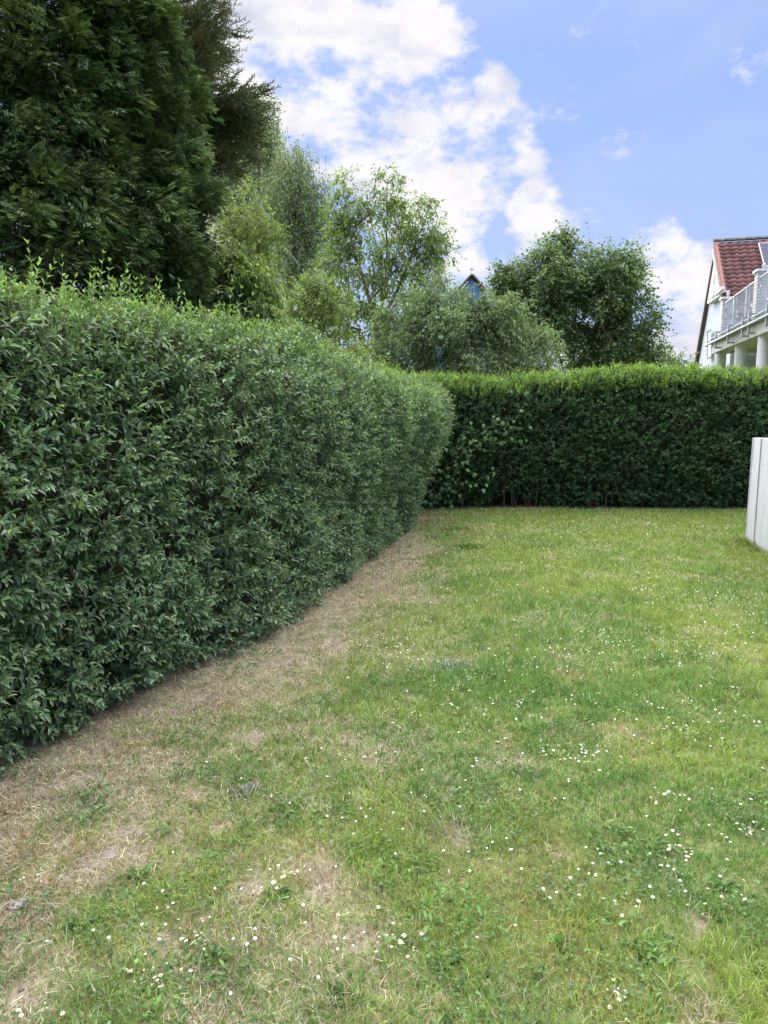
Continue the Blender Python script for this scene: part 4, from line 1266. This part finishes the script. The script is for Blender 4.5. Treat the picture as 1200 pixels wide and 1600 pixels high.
    b = Acc(); obox(b, q0 + g * (t_end - .42) + r * .423 + up * zb, g * .42, r * 7, up * (zt - zb - .10), (.50, .50, .52)); b.build('edge_beam', M['render'], ter)
    b = Acc(); obox(b, q0 + g * t_beg + r * .42 + up * (zb + .14), g * (t_end - t_beg - .42), r * 7, up * .2, (.60, .55, .48)); b.build('slab', M['render'], ter)
    b = Acc(); obox(b, q0 - r * .10 + g * (t_beg - .1) + up * (zt - .098), g * (t_end - t_beg + .2), r * 7.6, up * .09, (.24, .26, .29)); b.build('floor', M['render'], ter)
    b = Acc(); obox(b, q0 + r * 1.06 + g * (t_end + .11) + up * (zb + .2), g * (T_n - t_end - .2), r * 7, up * (zt - zb - .24), (.6, .58, .55)); b.build('slab', M['render'], ter)
    for k, t in enumerate(tcol + [tcol[2] - 2.8]):
        b = Acc(); c = q0 + g * t + r * .2
        tube(b, [c, c + up * zb], .155, np.array([.5, .5, .5]), 20); b.build('column', M['concrete'], ter)
    b = Acc()                                                # gutter tube along the edge
    tube(b, [q0 - r * .17 + g * (t_end + .12) + up * (zt - .13), q0 - r * .17 + g * t_beg + up * (zt - .13)], .040, np.array([.16, .19, .22]), 10)
    tube(b, [q0 - r * .14 + g * (t_end + .12) + up * (zt + .02), q0 - r * .14 + g * t_beg + up * (zt + .02)], .022, np.array([.16, .19, .22]), 8)
    b.build('gutter', M['metal'], ter)
    rail_t = [np.dot(e(x, y) - A, g) for x, y in ((1124.5, 500), (1150, 500), (1178, 480))]
    pil = []
    for k, (x, y) in enumerate(((1124, 500), (1176, 470))):  # white brick piers, brick by brick in courses
        t1 = np.dot(e(x, y) - A, g)
        po = empty_part('brick_pier', ter)
        wd = .36
        pil.append((t1, wd))
        z0 = zt; hgt = 1.13 if k == 0 else 1.16
        m = Acc(); obox(m, q0 + g * (t1 - wd + .012) + r * .02 + up * z0, g * (wd - .024), r * (wd - .03), up * hgt, (.30, .29, .30)); m.build('mortar', M['render'], po)
        nc = 15
        for c in range(nc):
            zc = z0 + c * hgt / nc
            for h in range(2):
                bb = Acc(); sh = .0 if c % 2 else .06
                a0 = 0 if h == 0 else wd / 2 + sh; a1 = wd / 2 + sh if h == 0 else wd
                obox(bb, q0 + g * (t1 - wd + a0 + .003) + up * (zc + .006) + r * .005, g * (a1 - a0 - .006), r * wd, up * (hgt / nc - .014), np.array((.50, .50, .53)) * rnd.uniform(.9, 1.06)); bb.build('brick', M['render'], po)
        bb = Acc(); obox(bb, q0 + g * (t1 - wd - .05) - r * .04 + up * (z0 + hgt), g * (wd + .1), r * (wd + .08), up * .06, (.34, .34, .35)); bb.build('coping', M['concrete'], po)
        bb = Acc(); c = q0 + g * (t1 - wd / 2) + r * .17 + up * (z0 + hgt + .06)
        tube(bb, [c, c + up * .05, c + up * .09, c + up * .13, c + up * .16], [.05, .03, .055, .045, .01], np.array([.3, .3, .32]), 10); bb.build('finial', M['metal'], po)
    ra = empty_part('railing', ter)
    zr = zt + 1.0
    for s0, s1 in ((pil[0][0] - .36, pil[1][0]), (pil[1][0] - .36, pil[1][0] - 3.4), (pil[1][0] - 3.4, t_beg + .1)):
        b = Acc()
        for z in (zr, zt + .10):
            tube(b, [q0 + g * s0 + r * .06 + up * z, q0 + g * s1 + r * .06 + up * z], .024, np.array([.34, .37, .42]), 8)
        b.build('rail', M['metal'], ra)
        k = int(abs(s1 - s0) / .13)
        for i in range(1, k):
            t = lerp(s0, s1, i / k)
            b = Acc()
            big = i % 12 == 0
            tube(b, [q0 + g * t + r * .06 + up * (zt + .0 if big else zt + .10), q0 + g * t + r * .06 + up * zr], .045 if big else .0085, np.array([.30, .33, .38]), 8 if big else 5)
            b.build('post' if big else 'baluster', M['metal'], ra)
        b = Acc()
        for i in range(int(abs(s1 - s0) * 2.4)):             # wrought tendrils with little leaves
            t = lerp(s0, s1, rnd.uniform(.05, .95)); z = zt + rnd.uniform(.2, .65); hh = rnd.uniform(.15, .35)
            f = np.linspace(0, 1, 7)
            pts = [q0 + g * (t + .10 * math.sin(q * 5 + i) * q) + r * .04 + up * (z + hh * q) for q in f]
            tube(b, pts, .010, np.array([.32, .35, .40]), 4)
            for q in (2, 4, 6):
                X, Y, Z = frames(np.array([g * rnd.choice([-1, 1]) + up * .6]), np.array([-r]))
                b.inst(LEAF4, np.array([pts[q]]), X, Y, Z, .085, .045, .02, np.array([.34, .37, .42]))
        b.build('tendril_ornament', M['metal'], ra, kind='stuff')
    for (x, y0, y1) in ((1116.8, 521, 542), (1135.8, 511, 534), (1158.3, 499, 524), (1168, 493, 519), (1196, 477, 507), (1211, 470, 500)):   # hooks for flower boxes
        p0 = e(x, y0, .18); p1 = e(x, y1, .18); hgt = p0[2] - p1[2]
        b = Acc(); s = .022
        obox(b, p1, g * s * 2, r * s * 2, up * hgt, (.26, .29, .34))
        obox(b, p1 + up * (hgt + .001), g * s * 2, r * .26, up * s * 2, (.26, .29, .34))
        obox(b, p1 - up * (s * 2 + .001), g * s * 2, r * .26, up * s * 2, (.26, .29, .34))
        b.build('box_bracket', M['metal'], ter)
def empty_part(name, parent):
    o = bpy.data.objects.new(name, None); o.empty_display_size = .1
    COL.objects.link(o); o.parent = parent
    return o
build_house()

# ------------------------------------------------------------------ blue chapel turret behind the willow
def build_chapel():
    Y = 40.0; k = Y / FPX
    top = at(737, 430.5, Y)
    root = empty('chapel', (top[0], Y, 0), 'blue boarded chapel turret with a cross on its gable, behind the willow bush', 'chapel')
    hw = 17 * k; rise = 18.5 * k; D = 1.6
    ez = top[2] - rise
    w = Acc()
    V = [(top[0] - hw + .08, Y + d, z) for d in (0, D) for z in (0, ez)] ; 
    P_ = [(-hw + .08, 0), (hw - .08, 0), (hw - .08, ez - .06), (0, top[2] - .14), (-hw + .08, ez - .06)]
    V = [np.array([top[0] + x, Y, z]) for x, z in P_] + [np.array([top[0] + x, Y + D, z]) for x, z in P_]
    F = [[0, 1, 2], [0, 2, 3], [0, 3, 4], [5, 7, 6], [5, 8, 7], [5, 9, 8]]
    for i in range(5):
        j = (i + 1) % 5; F += [[i, i + 5, j + 5], [i, j + 5, j]]
    w.add(V, F, np.array([.12, .21, .42])); w.build('wall', M['render'], root)
    nb = 7
    for i in range(nb):                                      # upright blue boards
        x0 = -hw + .09 + i * (2 * hw - .18) / nb; x1 = x0 + (2 * hw - .18) / nb - .025
        zt0 = ez + (rise) * (1 - abs((x0 + x1) / 2) / hw) - .26
        b = Acc(); obox(b, (top[0] + x0, Y - .03, ez - 3.2), (x1 - x0, 0, 0), (0, .028, 0), (0, 0, zt0 - ez + 3.2), np.array((.13, .23, .46)) * (.85 + .3 * ((i * 37) % 5) / 5)); b.build('board', M['render'], root)
    ro = empty_part('roof', root)
    for sg in (-1, 1):
        dv = unit(np.array([sg * hw, 0, -rise])); nv = np.array([-dv[2] * sg, 0, dv[0] * sg]) * 1.0
        nv = nv if nv[2] > 0 else -nv
        b = Acc(); obox(b, np.array([top[0], Y - .18, top[2]]) - nv * .001 * (sg + 1), dv * (math.hypot(hw, rise) + .22), np.array([0, D + .3, 0]), nv * .09, (.13, .095, .085)); b.build('slope', M['tile'], ro)
    c = Acc()
    tube(c, [top + [0, -.02, .06], top + [0, -.02, .62 * .72]], .022, np.array([.28, .28, .29]), 6)
    obox(c, top + [-.115, -.04, .30], (.23, 0, 0), (0, .04, 0), (0, 0, .04), (.28, .28, .29))
    tube(c, [top + [0, -.02, .0], top + [0, -.02, .10], top + [0, -.02, .20]], [.07, .05, .02], np.array([.32, .30, .30]), 8)
    c.build('cross', M['metal'], root)
    b = Acc(); obox(b, (top[0] - 2.4, Y + .3, 0), (4.6, 0, 0), (0, 5.0, 0), (0, 0, ez - 2.6), (.13, .22, .44)); b.build('nave', M['render'], root)
    b = Acc()
    V = [(top[0] - 2.6, Y + .1, ez - 2.598), (top[0] + 2.4, Y + .1, ez - 2.598), (top[0] - .1, Y + .1, ez - 1.2)]; V = V + [(x, y + 5.4, z) for x, y, z in V]
    b.add(V, [[0, 1, 2], [3, 5, 4], [0, 2, 5], [0, 5, 3], [1, 4, 5], [1, 5, 2], [0, 3, 4], [0, 4, 1]], np.array([.13, .095, .085])); b.build('nave_roof', M['tile'], root)
build_chapel()

# ------------------------------------------------------------------ small things in the lawn
def daisy_mesh(name, col_var, tilt, petals=11, r=.0095, height=.035, opened=1.0):
    a = Acc(); rn = np.random.default_rng(int(tilt * 1000) + petals)
    ax = np.array([math.sin(tilt), .25 * math.sin(tilt * 3), 1.0]); ax = ax / np.linalg.norm(ax)
    X, Y, Z = frames(np.array([[1.0, 0, 0]]), ax[None]); X, Y = X[0], Y[0]
    tube(a, [(0, 0, 0), ax * [.3, .3, 0] * height + np.array([0, 0, height * .5]), ax * height], .0011, np.array([.12, .19, .06]), 4)
    c = ax * height
    for i in range(petals):
        th = i * 2 * math.pi / petals + rn.uniform(-.1, .1); d = X * math.cos(th) + Y * math.sin(th); s = -X * math.sin(th) + Y * math.cos(th)
        lift = ax * (r * (.25 + (1 - opened) * 1.0))
        w = r * .26
        V = [c + d * r * .25 - s * w * .5, c + d * r * .25 + s * w * .5, c + d * r * .8 * opened + s * w + lift * .7, c + d * r * .8 * opened - s * w + lift * .7, c + d * r * opened + lift]
        a.add(V, [[0, 1, 2], [0, 2, 3], [3, 2, 4]], np.array([.66, .66, .67]) * col_var)
    k = 8
    V = [c + (X * math.cos(q * 2 * math.pi / k) + Y * math.sin(q * 2 * math.pi / k)) * r * .44 + ax * r * .12 for q in range(k)] + [c + ax * r * .32]
    a.add(V, [[q, (q + 1) % k, k] for q in range(k)], np.array([.62, .45, .05]))
    return a.mesh(name, M['petal'])
def build_daisies():
    rn = np.random.default_rng(17)
    kinds = [daisy_mesh('daisy', 1 - .03 * i, .08 + .09 * i, 10 + i % 3, .0098 + .0006 * (i % 4), .022 + .004 * (i % 5), (1.0, .9, .75, 1.0, .6, .95)[i]) for i in range(6)]
    # (pixel x, pixel y, spread x, spread y, how many, where the label says it is)
    patches = [(1060, 1340, 28, 16, 22, 'in the tight clump of daisies low near the right edge'), (622, 1478, 36, 28, 18, 'in the clump at the bottom middle of the lawn'),
               (960, 1560, 16, 24, 13, 'in the clump at the lower right corner'), (978, 1422, 26, 20, 9, 'in the small group above the lower right clump'),
               (305, 1470, 30, 22, 16, 'in the clump at the lower left of the lawn'), (900, 1185, 55, 20, 46, 'in the wide drift halfway down on the right'),
               (1165, 1300, 32, 20, 15, 'in the loose group at the right edge'), (1045, 1258, 40, 16, 16, 'in the band just above the tight right-hand clump'),
               (450, 1370, 24, 14, 7, 'in the small group left of the bottom middle'), (602, 1305, 22, 20, 8, 'in the small group straight ahead of the bottom middle'),
               (52, 1378, 24, 12, 6, 'in the few near the left edge'), (245, 1530, 60, 26, 22, 'in the loose patch at the bottom left'), (72, 1585, 30, 12, 7, 'in the few at the bottom left corner'),
               (620, 1132, 26, 22, 20, 'in the patch below the grey-green herb mat'), (720, 1070, 50, 18, 22, 'in the patch around the grey-green herb mat'),
               (780, 1160, 26, 14, 9, 'in the small group left of the wide drift'), (1130, 1400, 50, 40, 12, 'in the scatter between the right edge and the tight clump')]
    n = 0
    for px, py, sx, sy, k, where in patches:
        for i in range(k):
            x, y = px + rn.normal(0, sx * .55), py + rn.normal(0, sy * .55)
            p = on_ground(x, y)
            if p[1] < 1.45: continue
            o = part('daisy', kinds[rn.integers(0, 6)])
            o.location = (p[0], p[1], float(ground_z(p[None, :2])[0]) + .004)
            o.rotation_euler = (rn.normal(0, .15), rn.normal(0, .15), rn.uniform(0, 6.28)); s = rn.uniform(.42, .72); o.scale = (s, s, s * rn.uniform(.8, 1.2))
            o['label'] = 'white daisy ' + where; o['category'] = 'daisy'; o['group'] = 'daisies ' + where
            n += 1
    # the rest, farther off or single: white specks in the sward
    a = Acc()
    pts = []
    for px, py, sx, sy, k in ((1020, 920, 90, 28, 150), (940, 1010, 150, 45, 110), (780, 880, 100, 50, 110), (620, 1020, 60, 30, 60), (900, 830, 200, 18, 150), (1100, 990, 90, 60, 110), (820, 1090, 150, 50, 60),
                              (1080, 1130, 100, 50, 50), (700, 930, 90, 60, 80), (600, 1240, 200, 90, 40), (950, 1330, 200, 130, 55), (400, 1450, 250, 90, 45), (1160, 930, 40, 60, 70)):
        pts.append(np.column_stack([rn.normal(px, sx * .6, k), rn.normal(py, sy * .6, k)]))
    pts = np.concatenate(pts); pts = pts[(pts[:, 1] > 806) & (pts[:, 1] < 1590)]
    P_ = np.array([on_ground(*q) for q in pts]); m = len(P_)
    keep = hedge_distance(P_[:, :2]) > .3; P_ = P_[keep]; m = len(P_)
    P_[:, 2] = ground_z(P_[:, :2]) + rn.uniform(.022, .042, m)
    ang = np.linspace(0, 2 * math.pi, 9)[:-1]
    FL = (np.concatenate([np.stack([np.cos(ang), np.sin(ang), .25 * (np.arange(8) % 2)], 1), [[0, 0, .35]]]), np.array([[q, (q + 1) % 8, 8] for q in range(8)]))
    X, Y, Z = frames(rn.normal(size=(m, 3)) * [1, 1, .2], np.array([0, 0, 1.0]) + rn.normal(0, .25, (m, 3)))
    s = rn.uniform(.0038, .0062, m) * (1 + .25 * sstep(5, 9, P_[:, 1]))
    a.inst(FL, P_, X, Y, Z, s, s, s, np.array([.78, .78, .77]))
    a.build('scattered_daisies', M['petal'], label='tiny white daisies sprinkled through the farther lawn', category='daisies', kind='stuff')
build_daisies()

def tuft(name, label, cat, px, py, r, n, h, col, young, lean, w, tpl=BLADE3, seed=1, group=None):
    """a single low plant: blades or leaves rising from one spot"""
    global rng
    rng = np.random.default_rng(seed)
    c = on_ground(px, py)
    a = Acc()
    q = rng.normal(0, .5, (n, 2)) * r
    xy = c[None, :2] + q
    az = np.arctan2(q[:, 1], q[:, 0]) + rng.normal(0, .5, n); ln = np.clip(rng.normal(lean, .25, n), 0, 1.45)
    l = np.stack([np.cos(az) * np.sin(ln), np.sin(az) * np.sin(ln), np.cos(ln)], 1)
    X, Y, Z = frames(l, np.array([0, 0, .6]) + rng.normal(0, .4, (n, 3)))
    hh = h * rng.uniform(.6, 1.2, n)
    cc = np.where(rng.random((n, 1)) < .35, jitter_col(young, n, .2), jitter_col(col, n, .2))
    a.inst(tpl, np.column_stack([xy, ground_z(xy)]), X, Y, Z, hh, w * rng.uniform(.7, 1.3, n), hh, cc)
    o = a.build(name, M['grass'], label=label, category=cat)
    if group: o['group'] = group
    if name.endswith('grass'): o['kind'] = 'stuff'
def build_small_plants():
    tuft('tuft_of_grass', 'bright green grass tuft in the dry strip near the hedge corner', 'grass tuft', 730, 856, .16, 240, .075, (.06, .15, .03), (.12, .22, .04), .75, .008, seed=1)
    tuft('tuft_of_grass', 'dark flat grass tuft right of the brighter one near the far hedge', 'grass tuft', 835, 853, .26, 260, .055, (.06, .13, .04), (.10, .17, .05), .9, .008, seed=2)
    tuft('tuft_of_grass', 'small green tuft just below the hedge corner', 'grass tuft', 716, 828, .14, 150, .06, (.06, .15, .03), (.12, .21, .04), .8, .008, seed=3)
    tuft('herb_mat', 'grey-green woolly herb mat in the middle of the lawn', 'herb', 703, 1041, .13, 420, .022, (.17, .21, .20), (.26, .30, .29), .7, .010, LEAF4, 4)
    tuft('herb_mat', 'smaller grey herb mat on bare soil near the left', 'herb', 385, 1240, .06, 420, .022, (.17, .20, .17), (.25, .28, .24), .8, .008, LEAF4, 5)
    tuft('tuft_of_grass', 'brown dead grass tuft right of the grey-green herb mat', 'grass tuft', 786, 1058, .07, 150, .045, (.30, .22, .15), (.38, .30, .21), .8, .004, seed=6)
    for i, (x, y, lab) in enumerate(((540, 1560, 'bright green plantain rosette at the bottom middle'), (1010, 1500, 'broad plantain rosette beside the lower right daisies'), (130, 1445, 'dark weed rosette at the lower left'),
                                     (335, 1500, 'plantain rosette right of the lower left daisies'), (880, 1480, 'plantain rosette right of the bottom middle'), (430, 1400, 'weed rosette between the bare patches on the left'),
                                     (700, 1500, 'large leafy rosette at the bottom middle right of the daisy clump'), (1130, 1380, 'leafy rosette near the right edge by the daisies'), (215, 1370, 'weed rosette beside the bare soil on the left'))):
        tuft('plantain', lab, 'weed', x, y, .014, 15, .052, (.095, .18, .055), (.13, .22, .065), 1.05, .020, LEAF8, 20 + i)
    for i, (x, y, lab) in enumerate(((1163, 846, 'longer grass against the end of the concrete wall'), (1176, 853, 'longer grass along the foot of the concrete wall'), (1192, 862, 'long grass at the foot of the wall by the right edge'))):
        tuft('tuft_of_grass', lab, 'grass', x, y, .12, 120, .10, (.14, .22, .06), (.26, .28, .10), .5, .007, seed=60 + i)
    st = Acc(); build_wall.rock(st, on_ground(28, 1417) + [0, 0, .008], .032, (.24, .22, .22), .45)
    st.build('stone', M['stone'], label='flat grey stone in the bare soil at the left edge', category='stone')
    st = Acc(); build_wall.rock(st, on_ground(172, 1338) + [0, 0, .004], .030, (.21, .195, .19), .35)
    st.build('stone', M['stone'], label='low grey stone beside the bare patch, left of the weeds', category='stone')
build_small_plants()
